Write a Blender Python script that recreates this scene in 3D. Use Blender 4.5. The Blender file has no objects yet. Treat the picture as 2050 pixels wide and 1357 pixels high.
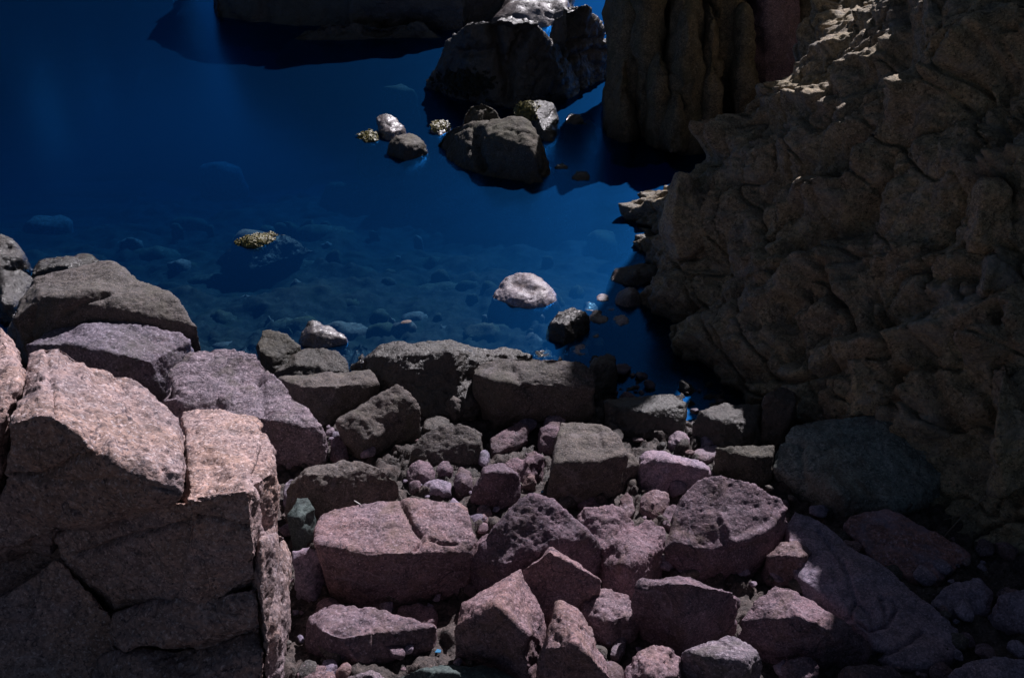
import bpy, bmesh, math, random
import numpy as np
from mathutils import Vector
R = math.radians
scene = bpy.context.scene
COL = scene.collection
random.seed(7)

# ------------------------------------------------------------------ camera, sky, moon-like sun, exposure
CAM_Z, PITCH, LENS = 6.0, 32.0, 35.0
cam = bpy.data.objects.new('camera', bpy.data.cameras.new('camera'))
COL.objects.link(cam)
cam.location = (0, 0, CAM_Z)
cam.rotation_euler = (R(90 - PITCH), 0, 0)
cam.data.lens = LENS
cam.data.sensor_width = 36
cam.data.clip_end = 2000
scene.camera = cam

SUN_AZ, SUN_EL = 26.0, 43.0          # azimuth from +Y towards +X
world = bpy.data.worlds.new('World')
scene.world = world
world.use_nodes = True
wn, wl = world.node_tree.nodes, world.node_tree.links
sky = wn.new('ShaderNodeTexSky')
sky.sky_type = 'NISHITA'
sky.sun_disc = False
sky.sun_elevation = R(SUN_EL)
sky.sun_rotation = R(SUN_AZ)
hsv = wn.new('ShaderNodeHueSaturation')
hsv.inputs['Saturation'].default_value = 0.95
wl.new(sky.outputs[0], hsv.inputs['Color'])
wl.new(hsv.outputs[0], wn['Background'].inputs['Color'])
wn['Background'].inputs['Strength'].default_value = 0.0185

sl = bpy.data.lights.new('sun', 'SUN')
sl.energy = 5.0
sl.angle = R(0.5)
sl.color = (0.985, 0.935, 1.0)
sun = bpy.data.objects.new('sun', sl)
COL.objects.link(sun)
sdir = Vector((math.sin(R(SUN_AZ)) * math.cos(R(SUN_EL)), math.cos(R(SUN_AZ)) * math.cos(R(SUN_EL)), math.sin(R(SUN_EL))))
sun.rotation_euler = sdir.to_track_quat('Z', 'Y').to_euler()
sun.location = (6, 16, 20)

vs = scene.view_settings
vs.view_transform = 'Standard'
vs.look = 'None'
vs.exposure = 0.42
vs.gamma = 1
vs.use_curve_mapping = False
scene.cycles.use_denoising = True
scene.cycles.max_bounces = 6
scene.cycles.transparent_max_bounces = 12
scene.cycles.sample_clamp_indirect = 3

# ------------------------------------------------------------------ placing: photo pixel -> point in the place
FPX = LENS / 36 * 2050
SP, CP = math.sin(R(PITCH)), math.cos(R(PITCH))


def ray(x, y):
    u, v = (x - 1025) / FPX, -(y - 678.5) / FPX
    return u, CP + v * SP, -SP + v * CP


def at_z(x, y, z):
    a, b, c = ray(x, y)
    t = (z - CAM_Z) / c
    return np.array((a * t, b * t, z))


def at_y(x, y, Y):
    a, b, c = ray(x, y)
    t = Y / b
    return np.array((a * t, Y, CAM_Z + c * t))


def project(p):
    """world points (n,3) -> photo pixels"""
    d = p - np.array((0, 0, CAM_Z))
    fw = d[:, 1] * CP - d[:, 2] * SP
    up = d[:, 1] * SP + d[:, 2] * CP
    fw = np.maximum(fw, 0.05)
    return 1025 + d[:, 0] / fw * FPX, 678.5 - up / fw * FPX


# ------------------------------------------------------------------ noise (numpy)
def _hash(ix, iy, iz, s):
    h = (ix.astype(np.uint32) * np.uint32(374761393) + iy.astype(np.uint32) * np.uint32(668265263)
         + iz.astype(np.uint32) * np.uint32(2147483647) + np.uint32((s * 974634777) & 0xffffffff))
    h = (h ^ (h >> np.uint32(13))) * np.uint32(1274126177)
    h = (h ^ (h >> np.uint32(16))) * np.uint32(2246822519)
    return h ^ (h >> np.uint32(15))


def vnoise(p, seed=0):
    """gradient noise, about -0.7..0.7"""
    i = np.floor(p).astype(np.int64)
    f = p - i
    w = f * f * f * (f * (f * 6 - 15) + 10)
    out = np.zeros(len(p))
    for dx in (0, 1):
        wx = w[:, 0] if dx else 1 - w[:, 0]
        for dy in (0, 1):
            wy = w[:, 1] if dy else 1 - w[:, 1]
            for dz in (0, 1):
                wz = w[:, 2] if dz else 1 - w[:, 2]
                h = _hash(i[:, 0] + dx, i[:, 1] + dy, i[:, 2] + dz, seed)
                gx = (h & np.uint32(255)).astype(float) / 127.5 - 1
                gy = ((h >> np.uint32(8)) & np.uint32(255)).astype(float) / 127.5 - 1
                gz = ((h >> np.uint32(16)) & np.uint32(255)).astype(float) / 127.5 - 1
                out += wx * wy * wz * (gx * (f[:, 0] - dx) + gy * (f[:, 1] - dy) + gz * (f[:, 2] - dz))
    return out


def fbm(p, oct=4, seed=0, gain=0.5):
    a, o = 1.0, np.zeros(len(p))
    for k in range(oct):
        o += a * vnoise(p * 2.03 ** k + 17.3 * k, seed + k)
        a *= gain
    return o


def worley(p, seed=0, box=0.0):
    """F1, F2, random of the nearest cell, and the offset vector to its point"""
    i = np.floor(p).astype(np.int64)
    f1 = np.full(len(p), 9.0)
    f2 = np.full(len(p), 9.0)
    cid = np.zeros(len(p))
    vec = np.zeros((len(p), 3))
    for dx in (-1, 0, 1):
        for dy in (-1, 0, 1):
            for dz in (-1, 0, 1):
                c = i + np.array((dx, dy, dz))
                h = _hash(c[:, 0], c[:, 1], c[:, 2], seed)
                q = np.stack([(h & np.uint32(1023)).astype(float) / 1023, ((h >> np.uint32(10)) & np.uint32(1023)).astype(float) / 1023,
                              ((h >> np.uint32(20)) & np.uint32(1023)).astype(float) / 1023], 1) * 0.9 + 0.05
                dv = c + q - p
                d = np.sqrt((dv ** 2).sum(1))
                if box:
                    d = (1 - box) * d + box * 1.25 * np.abs(dv).max(1)
                near = d < f1
                f2 = np.where(near, f1, np.minimum(f2, d))
                cid = np.where(near, ((h >> np.uint32(5)) & np.uint32(4095)).astype(float) / 4095, cid)
                vec[near] = dv[near]
                f1 = np.where(near, d, f1)
    return f1, f2, cid, vec


def blocks(p, seed, tilt=0.5, box=0.0):
    """fractured-block relief: every cell is a tilted facet (-1..1) with a groove at its border"""
    f1, f2, cid, vec = worley(p, seed, box)
    a = cid * 6.283 * 7
    t = vec[:, 0] * np.cos(a) + vec[:, 1] * np.sin(a) * 0.7 + vec[:, 2] * np.sin(a * 1.7)
    edge = f2 - f1
    return (cid - 0.5) * 1.2 + tilt * t, edge


def facets(p, seed, cap=0.22, tilt=0.4):
    """angular broken rock: the upper envelope of tilted, flat-topped wedges, one per cell (about -0.3..0.7)"""
    p = p.astype(np.float32)
    i = np.floor(p).astype(np.int64)
    best = np.full(len(p), -9.0, np.float32)
    for dx in (-1, 0, 1):
        for dy in (-1, 0, 1):
            for dz in (-1, 0, 1):
                c = i + np.array((dx, dy, dz))
                h = _hash(c[:, 0], c[:, 1], c[:, 2], seed)
                h2 = h * np.uint32(2654435761)
                h2 ^= h2 >> np.uint32(15)
                f = lambda v, k: ((v >> np.uint32(k)) & np.uint32(255)).astype(np.float32) / 255
                X, Y, Z = (c[:, 0] + 0.1 + 0.8 * f(h, 0) - p[:, 0]), (c[:, 1] + 0.1 + 0.8 * f(h, 8) - p[:, 1]), (c[:, 2] + 0.1 + 0.8 * f(h, 16) - p[:, 2])
                a1, a2 = f(h2, 0) * 6.283, (f(h2, 8) - 0.5) * 1.6
                ca, sa, cb, sb = np.cos(a1), np.sin(a1), np.cos(a2), np.sin(a2)
                u = X * ca + Y * sa
                v = -X * sa + Y * ca
                w = Z * cb + v * sb
                v = v * cb - Z * sb
                m = np.maximum(np.maximum(np.abs(u), np.abs(v)), np.abs(w))
                val = 0.45 * (f(h2, 16) - 0.5) + np.minimum(cap, 0.5 - m) + tilt * ((f(h, 24) - 0.5) * u + (f(h2, 24) - 0.5) * v + 0.5 * (f(h2, 12) - 0.5) * w) * 2
                np.maximum(best, val, out=best)
    return best.astype(float)


def smoothstep(a, b, x):
    t = np.clip((x - a) / (b - a), 0, 1)
    return t * t * (3 - 2 * t)


def seg_dist(px, py, line):
    d = np.full(len(px), 1e9)
    for (x0, y0), (x1, y1) in zip(line[:-1], line[1:]):
        vx, vy = x1 - x0, y1 - y0
        t = np.clip(((px - x0) * vx + (py - y0) * vy) / (vx * vx + vy * vy + 1e-9), 0, 1)
        d = np.minimum(d, np.hypot(px - x0 - t * vx, py - y0 - t * vy))
    return d


# ------------------------------------------------------------------ the lie of the land
def shore_y(X):
    return 9.25 - 0.40 * smoothstep(0.9, 1.6, np.asarray(X, float))


def ground_z(X, Y):
    s = shore_y(X) - Y
    up = 0.135 * np.clip(s, 0, 20)
    dn = -0.11 * np.clip(-s, 0, 30) - 0.011 * np.clip(-s, 0, 30) ** 2
    return up + dn - 0.03


def on_ground(x, y, zoff=0.0):
    z = 0.2
    for _ in range(12):
        p = at_z(x, y, z)
        z = 0.5 * z + 0.5 * (float(ground_z(p[0], p[1])) + zoff)
    return at_z(x, y, z)


# ------------------------------------------------------------------ materials
def nd(nt, typ, **kw):
    n = nt.nodes.new(typ)
    for k, v in kw.items():
        if k in n.inputs:
            n.inputs[k].default_value = v
        else:
            setattr(n, k, v)
    return n


def ramp(nt, src, stops):
    r = nt.nodes.new('ShaderNodeValToRGB')
    el = r.color_ramp.elements
    while len(el) < len(stops):
        el.new(0.5)
    for e, (pos, c) in zip(el, stops):
        e.position = pos
        e.color = (*c, 1) if len(c) == 3 else c
    nt.links.new(src, r.inputs[0])
    return r.outputs[0]


def mixc(nt, fac, a, b, mode='MIX'):
    m = nt.nodes.new('ShaderNodeMix')
    m.data_type = 'RGBA'
    m.blend_type = mode
    for s, v in ((m.inputs[0], fac), (m.inputs[6], a), (m.inputs[7], b)):
        if hasattr(v, 'links'):
            nt.links.new(v, s)
        elif isinstance(v, (int, float)):
            s.default_value = v
        else:
            s.default_value = (*v, 1)
    return m.outputs[2]


def math_n(nt, op, a, b=0.0, clamp=False):
    m = nt.nodes.new('ShaderNodeMath')
    m.operation = op
    m.use_clamp = clamp
    for s, v in ((m.inputs[0], a), (m.inputs[1], b)):
        if hasattr(v, 'links'):
            nt.links.new(v, s)
        else:
            s.default_value = v
    return m.outputs[0]


def granite(name, base, blotch, dark, light, grain=70, rough=0.8, bump=0.6, spec=0.3, wet=True, algae=True, stain=None, stain_amt=0.5, coat=0.0):
    """speckled granite: base and blotch colours in large patches, dark and light crystals, worn patches, wet band near the sea"""
    m = bpy.data.materials.new(name)
    m.use_nodes = True
    nt = m.node_tree
    L = nt.links
    bs = nt.nodes['Principled BSDF']
    geo = nt.nodes.new('ShaderNodeNewGeometry')
    P = geo.outputs['Position']
    info = nt.nodes.new('ShaderNodeObjectInfo')

    vm = nt.nodes.new('ShaderNodeVectorMath')
    vm.operation = 'SCALE'
    L.new(P, vm.inputs[0])
    sc_ = math_n(nt, 'MULTIPLY_ADD', info.outputs['Random'], 0.6)
    sc_.node.inputs[2].default_value = 0.72
    L.new(sc_, vm.inputs['Scale'])
    Q = vm.outputs[0]

    def noise(scale, det=4, rgh=0.6, dist=0.0):
        n = nd(nt, 'ShaderNodeTexNoise', Scale=scale, Detail=det, Roughness=rgh, Distortion=dist)
        L.new(Q, n.inputs['Vector'])
        return n.outputs[0]
    big = ramp(nt, noise(1.7, 5, 0.62, 0.4), [(0.36, (0, 0, 0)), (0.64, (1, 1, 1))])
    col = mixc(nt, big, base, blotch)
    mid = noise(9, 5, 0.65)
    col = mixc(nt, 1.0, col, ramp(nt, mid, [(0.28, (0.5, 0.5, 0.5)), (0.5, (0.95, 0.95, 0.95)), (0.72, (1.35, 1.33, 1.3))]), 'MULTIPLY')
    sp = noise(grain, 3, 0.75)
    col = mixc(nt, ramp(nt, sp, [(0.54, (0, 0, 0)), (0.66, (0.8, 0.8, 0.8))]), col, light)
    sp2 = noise(grain * 0.8 + 3, 3, 0.75, 0.3)
    col = mixc(nt, ramp(nt, sp2, [(0.34, (0.85, 0.85, 0.85)), (0.45, (0, 0, 0))]), col, dark)
    vor = nd(nt, 'ShaderNodeTexVoronoi', Scale=grain * 1.3)
    L.new(P, vor.inputs['Vector'])
    cv = nt.nodes.new('ShaderNodeSeparateColor')
    L.new(vor.outputs['Color'], cv.inputs[0])
    col = mixc(nt, 1.0, col, ramp(nt, cv.outputs[0], [(0.0, (0.72, 0.72, 0.74)), (0.6, (1, 1, 1)), (1.0, (1.3, 1.25, 1.2))]), 'MULTIPLY')
    vn = noise(1.9, 4, 0.55, 0.6)
    hair = ramp(nt, math_n(nt, 'ABSOLUTE', math_n(nt, 'SUBTRACT', vn, 0.5)), [(0.0, (1, 1, 1)), (0.007, (0, 0, 0))])
    col = mixc(nt, math_n(nt, 'MULTIPLY', hair, 0.75), col, dark)
    vein = ramp(nt, math_n(nt, 'ABSOLUTE', math_n(nt, 'SUBTRACT', noise(1.1, 2, 0.5, 1.2), 0.56)), [(0.0, (1, 1, 1)), (0.006, (0, 0, 0))])
    col = mixc(nt, math_n(nt, 'MULTIPLY', vein, 0.35), col, light)
    if stain:
        st = noise(2.6, 6, 0.7, 0.8)
        col = mixc(nt, ramp(nt, st, [(0.5, (0, 0, 0)), (0.66, (stain_amt,) * 3)]), col, stain)
    # every stone a little lighter or darker than its neighbour
    var = ramp(nt, info.outputs['Random'], [(0.0, (0.78, 0.8, 0.84)), (0.5, (1, 1, 1)), (1.0, (1.15, 1.1, 1.08))])
    col = mixc(nt, 1.0, col, var, 'MULTIPLY')
    rg = math_n(nt, 'MULTIPLY_ADD', mid, 0.35)
    rg.node.inputs[2].default_value = rough - 0.17
    if wet:
        sx = nt.nodes.new('ShaderNodeSeparateXYZ')
        L.new(P, sx.inputs[0])
        zz = math_n(nt, 'ADD', sx.outputs[2], math_n(nt, 'MULTIPLY', math_n(nt, 'SUBTRACT', noise(4, 3), 0.5), 0.35))
        dry = nt.nodes.new('ShaderNodeMapRange')
        L.new(zz, dry.inputs[0])
        dry.inputs[1].default_value, dry.inputs[2].default_value = 0.05, 0.36
        col = mixc(nt, dry.outputs[0], mixc(nt, 1.0, col, (0.38, 0.39, 0.38), 'MULTIPLY'), col)
        rg = math_n(nt, 'MULTIPLY', rg, math_n(nt, 'MULTIPLY_ADD', dry.outputs[0], 0.55), True)
        rg.node.inputs[1].links[0].from_node.inputs[2].default_value = 0.45
    if algae:       # weed film on everything that stays under water
        sa = nt.nodes.new('ShaderNodeSeparateXYZ')
        L.new(P, sa.inputs[0])
        za = math_n(nt, 'ADD', sa.outputs[2], math_n(nt, 'MULTIPLY', math_n(nt, 'SUBTRACT', noise(6, 4), 0.5), 0.16))
        am = nt.nodes.new('ShaderNodeMapRange')
        L.new(za, am.inputs[0])
        am.inputs[1].default_value, am.inputs[2].default_value = -0.07, 0.03
        col = mixc(nt, am.outputs[0], mixc(nt, 1.0, col, (0.17, 0.18, 0.11), 'MULTIPLY'), col)
    L.new(col, bs.inputs['Base Color'])
    L.new(rg, bs.inputs['Roughness'])
    bs.inputs['Specular IOR Level'].default_value = spec
    bs.inputs['Coat Weight'].default_value = coat
    bs.inputs['Coat Roughness'].default_value = 0.2
    h = math_n(nt, 'ADD', math_n(nt, 'MULTIPLY', noise(grain * 0.55, 5, 0.7), 1.0), math_n(nt, 'MULTIPLY', noise(grain * 0.2, 5, 0.6), 1.6))
    b = nd(nt, 'ShaderNodeBump', Strength=bump, Distance=0.02)
    L.new(h, b.inputs['Height'])
    L.new(b.outputs[0], bs.inputs['Normal'])
    return m


M = {
    'pink': granite('pink_granite', (0.36, 0.24, 0.205), (0.32, 0.24, 0.25), (0.05, 0.04, 0.055), (0.64, 0.53, 0.53), grain=44, bump=0.9, wet=False),
    'rose': granite('rose_granite', (0.220, 0.136, 0.141), (0.194, 0.136, 0.161), (0.030, 0.026, 0.041), (0.440, 0.334, 0.381), grain=58, bump=0.7, stain=(0.15, 0.10, 0.07), stain_amt=0.45),
    'mauve': granite('mauve_granite', (0.173, 0.110, 0.133), (0.144, 0.102, 0.126), (0.024, 0.022, 0.036), (0.362, 0.281, 0.340), grain=68, bump=0.7, stain=(0.15, 0.10, 0.07), stain_amt=0.45),
    'grey': granite('grey_granite', (0.112, 0.095, 0.088), (0.092, 0.082, 0.075), (0.020, 0.020, 0.022), (0.245, 0.218, 0.231), grain=66, bump=0.7, stain=(0.085, 0.08, 0.06), stain_amt=0.5),
    'lilac': granite('lilac_granite', (0.208, 0.162, 0.192), (0.166, 0.139, 0.170), (0.026, 0.027, 0.039), (0.470, 0.406, 0.471), grain=46, bump=1.0, stain=(0.085, 0.08, 0.06), stain_amt=0.5),
    'olive': granite('lichen_granite', (0.094, 0.081, 0.064), (0.079, 0.070, 0.053), (0.019, 0.017, 0.015), (0.210, 0.188, 0.165), grain=66, bump=0.7, stain=(0.08, 0.08, 0.045)),
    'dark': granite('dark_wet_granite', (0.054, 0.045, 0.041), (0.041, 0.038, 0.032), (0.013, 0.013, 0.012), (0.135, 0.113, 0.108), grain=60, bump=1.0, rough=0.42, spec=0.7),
    'cliff': granite('cliff_granite', (0.35, 0.285, 0.175), (0.29, 0.225, 0.155), (0.055, 0.047, 0.035), (0.48, 0.41, 0.3), grain=42, bump=1.0, stain=(0.30, 0.30, 0.29), stain_amt=0.45),
    'pillar': granite('dark_cliff_granite', (0.16, 0.125, 0.08), (0.12, 0.10, 0.065), (0.03, 0.027, 0.02), (0.25, 0.21, 0.15), grain=40, bump=1.0, stain=(0.07, 0.075, 0.04), stain_amt=0.6),  # darker version of the cliff granite, with greenish patches
    'teal': granite('green_stone', (0.071, 0.094, 0.090), (0.064, 0.079, 0.079), (0.022, 0.038, 0.034), (0.150, 0.195, 0.188), grain=70, bump=0.4),
    'block': granite('dark_greenish_granite', (0.255, 0.265, 0.231), (0.189, 0.230, 0.221), (0.056, 0.069, 0.066), (0.442, 0.459, 0.442), grain=50, bump=0.7, stain=(0.15, 0.10, 0.075), stain_amt=0.5),
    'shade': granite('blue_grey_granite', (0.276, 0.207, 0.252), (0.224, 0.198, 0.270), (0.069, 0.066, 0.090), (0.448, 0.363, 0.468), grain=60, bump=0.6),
    'rust': granite('rusty_granite', (0.453, 0.208, 0.167), (0.362, 0.191, 0.184), (0.090, 0.064, 0.067), (0.616, 0.431, 0.483), grain=50, bump=0.7, stain=(0.26, 0.24, 0.33), stain_amt=0.7),
    'pale': granite('pale_washed_stone', (0.34, 0.29, 0.33), (0.3, 0.26, 0.28), (0.12, 0.09, 0.08), (0.46, 0.42, 0.46), grain=45, bump=0.5, wet=False, rough=0.5, spec=0.5, stain=(0.14, 0.09, 0.07), stain_amt=0.8),
    'slick': granite('slick_wet_stone', (0.13, 0.105, 0.105), (0.08, 0.07, 0.065), (0.03, 0.028, 0.03), (0.22, 0.2, 0.21), grain=50, bump=0.5, wet=False, rough=0.48, spec=0.6, coat=0.15),
    'sunk': granite('weedy_stone', (0.10, 0.088, 0.06), (0.055, 0.06, 0.033), (0.012, 0.013, 0.008), (0.2, 0.18, 0.15), grain=22, bump=0.4, wet=False, algae=False, stain=(0.05, 0.06, 0.02), stain_amt=0.9),
    'sunkpale': granite('pale_sunken_stone', (0.27, 0.2, 0.18), (0.22, 0.18, 0.16), (0.1, 0.08, 0.07), (0.34, 0.3, 0.28), grain=22, bump=0.3, wet=False, algae=False),
}


def simple_mat(name, c0, c1, scale, rough=0.7, bump=0.5):
    m = bpy.data.materials.new(name)
    m.use_nodes = True
    nt = m.node_tree
    bs = nt.nodes['Principled BSDF']
    geo = nt.nodes.new('ShaderNodeNewGeometry')
    n = nd(nt, 'ShaderNodeTexNoise', Scale=scale, Detail=5, Roughness=0.65)
    nt.links.new(geo.outputs['Position'], n.inputs['Vector'])
    nt.links.new(ramp(nt, n.outputs[0], [(0.35, c0), (0.65, c1)]), bs.inputs['Base Color'])
    bs.inputs['Roughness'].default_value = rough
    b = nd(nt, 'ShaderNodeBump', Strength=bump, Distance=0.02)
    nt.links.new(n.outputs[0], b.inputs['Height'])
    nt.links.new(b.outputs[0], bs.inputs['Normal'])
    return m


M['weed'] = simple_mat('yellow_green_weed', (0.045, 0.042, 0.012), (0.17, 0.14, 0.025), 30, 0.45)
M['weed_dark'] = simple_mat('dark_seaweed', (0.003, 0.004, 0.002), (0.01, 0.012, 0.005), 12, 0.9)
M['seabed'] = granite('seabed_sand_and_stones', (0.045, 0.042, 0.03), (0.007, 0.008, 0.005), (0.004, 0.0045, 0.003), (0.075, 0.065, 0.055), grain=16, bump=0.6, wet=False, algae=False, stain=(0.018, 0.024, 0.008), stain_amt=0.9)
M['shingle'] = granite('beach_shingle', (0.09, 0.068, 0.065), (0.06, 0.05, 0.047), (0.015, 0.015, 0.015), (0.16, 0.13, 0.125), grain=40, bump=1.0)
M['twig'] = simple_mat('dry_twig', (0.10, 0.08, 0.06), (0.2, 0.17, 0.14), 40)
M['bleached'] = simple_mat('bleached_stick', (0.45, 0.42, 0.42), (0.6, 0.58, 0.56), 40)
M['plastic'] = simple_mat('blue_plastic', (0.05, 0.22, 0.42), (0.08, 0.3, 0.5), 10, 0.4, 0.1)


# ------------------------------------------------------------------ object helpers
def tag(o, label=None, cat=None, group=None, kind=None):
    if label: o['label'] = label
    if cat: o['category'] = cat
    if group: o['group'] = group
    if kind: o['kind'] = kind
    return o


def link(o, parent=None):
    COL.objects.link(o)
    if parent: o.parent = parent
    return o


def mesh_obj(name, verts, faces, mat, parent=None, origin=None, smooth=True):
    """one mesh object; verts in world space, origin at its base"""
    v = np.asarray(verts, float)
    o_ = np.zeros(3) if origin is None else np.asarray(origin, float)
    me = bpy.data.meshes.new(name)
    me.from_pydata((v - o_).tolist(), [], faces)
    me.materials.append(mat)
    if smooth:
        me.polygons.foreach_set('use_smooth', [True] * len(me.polygons))
    me.update()
    ob = bpy.data.objects.new(name, me)
    if parent is not None:
        ob.location = o_ - np.array(parent.location)
    else:
        ob.location = o_
    return link(ob, parent)


def grid_faces(nu, nv):
    i = np.arange((nu - 1) * (nv - 1))
    a = (i // (nv - 1)) * nv + i % (nv - 1)
    return np.stack([a, a + nv, a + nv + 1, a + 1], 1).tolist()


# ------------------------------------------------------------------ stones: convex bodies fused, weathered and fractured
QUEUE = []


class Stone:
    pass


def stone(name, label, cat, mat, hulls, group=None, rnd=2, rough=1.0, low=0.05, chip=0.032, grain=1.0, crack=0.0, strokes=(), px=2.5, parent=None):
    s = Stone()
    s.__dict__.update(locals())
    s.seed = len(QUEUE) * 13 + 5
    QUEUE.append(s)
    return s


def body(foot, crest=(), back=(), lean=0.08, zoff=0.0, water=False, sink=0.12, zw=0.0, deep=1.6, flare=1.45, wd=0.45):
    """a boulder body: its foot along the ground (or the water), its upper front edge above that foot, and its top running back.
    crest entries may carry their own set-back in metres, back entries their own height above the front edge."""
    F = [at_z(x, y, zw) if water else on_ground(x, y, zoff) for x, y in foot]
    fx = np.array([f[0] / max(f[1], .1) for f in F])
    fy = np.array([f[1] for f in F])
    o = np.argsort(fx)
    pts = []
    for f in F:
        if water:
            m_ = np.mean(F, axis=0)
            e = (np.array(f) - m_) * flare + m_
            pts.append((e[0], e[1] - 0.12, f[2] - wd))
        else:
            pts.append((f[0], f[1], f[2] - sink))
        pts.append((f[0], f[1], f[2]))
    zc = []
    C3 = []
    for c in crest:
        a, b, _ = ray(c[0], c[1])
        Y = float(np.interp(a / b, fx[o], fy[o])) + (c[2] if len(c) > 2 else lean)
        q = at_y(c[0], c[1], Y)
        zc.append(q[2])
        C3.append(q)
        pts.append(q)
    zm = float(np.mean(zc)) if zc else F[0][2] + 0.1
    ym = float(np.mean(fy))
    wid = (fx.max() - fx.min()) * ym
    for b in back:
        z = min(zm + (b[2] if len(b) > 2 else 0.0), CAM_Z - 0.5)
        q = at_z(b[0], b[1], z)
        q[1] = float(q[1])
        lim = ym + deep * max(wid, 0.15)
        if q[1] > lim:
            q = at_y(b[0], b[1], lim)
        pts.append(q)
        g = float(ground_z(q[0], q[1]))
        pts.append((q[0], q[1] + (0.2 if water else 0.05), min(g, q[2]) - 0.1))
    return [tuple(map(float, p)) for p in pts]


def raw(*pts):
    """points given as (px, py, 'y'|'z', value)"""
    return [tuple(map(float, at_y(a, b, v) if k == 'y' else at_z(a, b, v))) for a, b, k, v in pts]


def hull_into(bm, pts):
    b2 = bmesh.new()
    for p in pts:
        b2.verts.new(p)
    r = bmesh.ops.convex_hull(b2, input=list(b2.verts))
    bad = [e for e in r['geom_interior'] if isinstance(e, bmesh.types.BMVert)] + [e for e in r['geom_unused'] if isinstance(e, bmesh.types.BMVert)]
    if bad:
        bmesh.ops.delete(b2, geom=list(set(bad)), context='VERTS')
    me = bpy.data.meshes.new('t')
    b2.to_mesh(me)
    b2.free()
    bm.from_mesh(me)
    bpy.data.meshes.remove(me)


def weather(co, no, s, size):
    sd = s.seed
    p = co + sd * 3.17
    d = s.low * size * fbm(p * (1.6 / size), 3, sd) * 1.6
    if s.chip > 0:
        w = p + 0.05 * size * np.stack([vnoise(p * 2.2 / size, sd + 3), vnoise(p * 2.2 / size + 40, sd + 4), vnoise(p * 2.2 / size + 80, sd + 5)], 1)
        d += s.chip * 2.0 * size * (facets(w * (2.0 / size), sd + 1) - 0.2)
        d += s.chip * 0.75 * size * (facets(w * (5.5 / size), sd + 2) - 0.2)
    g = s.grain
    d += g * (0.016 * fbm(p * 7, 3, sd + 7, 0.6))
    pit = vnoise(p * 23 + 0.6 * vnoise(p * 11, sd + 8)[:, None], sd + 9) + 0.55 * vnoise(p * 51, sd + 10)
    d -= g * 0.012 * smoothstep(0.05, 0.6, pit)
    d += g * 0.007 * vnoise(p * 48, sd + 11)
    if s.crack > 0:
        q = p * (1.3 / size)
        n = vnoise(q + 0.25 * np.stack([fbm(p * 4 / size, 3, sd + 20)] * 3, 1), sd + 13)
        d -= s.crack * np.exp(-(n / 0.018) ** 2)
    for line, wpx, dep in s.strokes:
        x, y = project(co)
        wob = 5 * vnoise(co * 9, sd + 30)
        d += dep * np.exp(-((seg_dist(x + wob, y + wob, line)) / wpx) ** 2)
    return d


def flush_stones():
    global QUEUE
    tmp = []
    for s in QUEUE:
        bm = bmesh.new()
        allp = []
        for h in s.hulls:
            hull_into(bm, h)
            allp += h
        me = bpy.data.meshes.new('tmp')
        bm.to_mesh(me)
        bm.free()
        ob = bpy.data.objects.new('tmp', me)
        COL.objects.link(ob)
        A = np.array(allp)
        c = A.mean(0)
        dist = float(np.linalg.norm(c - np.array((0, 0, CAM_Z))))
        ext = A.max(0) - A.min(0)
        s.size = float(np.sort(ext)[1])
        vox = max(1.42 * s.px * dist / FPX, float(ext.max()) / 230)
        r = ob.modifiers.new('r', 'REMESH')
        r.mode = 'VOXEL'
        r.voxel_size = vox
        r.adaptivity = 0
        if s.rnd:
            m = ob.modifiers.new('s', 'SMOOTH')
            m.iterations = int(s.rnd)
            m.factor = 0.5
        s.base = np.array((c[0], c[1], A[:, 2].min()))
        tmp.append((s, ob))
    dg = bpy.context.evaluated_depsgraph_get()
    dg.update()
    for s, ob in tmp:
        me = bpy.data.meshes.new_from_object(ob.evaluated_get(dg))
        n = len(me.vertices)
        co = np.empty(n * 3)
        no = np.empty(n * 3)
        me.vertices.foreach_get('co', co)
        me.vertex_normals.foreach_get('vector', no)
        co, no = co.reshape(-1, 3), no.reshape(-1, 3)
        co = co + no * weather(co, no, s, s.size)[:, None]
        org = s.base if s.parent is None else np.array(s.parent.location)
        me.vertices.foreach_set('co', (co - org).ravel())
        me.polygons.foreach_set('use_smooth', [True] * len(me.polygons))
        me.materials.clear()
        me.materials.append(M[s.mat])
        me.name = s.name
        me.update()
        o = bpy.data.objects.new(s.name, me)
        if s.parent is None:
            o.location = org
            tag(o, s.label, s.cat, s.group)
        link(o, s.parent)
        s.ob = o
    for s, ob in tmp:
        me = ob.data
        bpy.data.objects.remove(ob)
        bpy.data.meshes.remove(me)
    QUEUE = []


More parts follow.
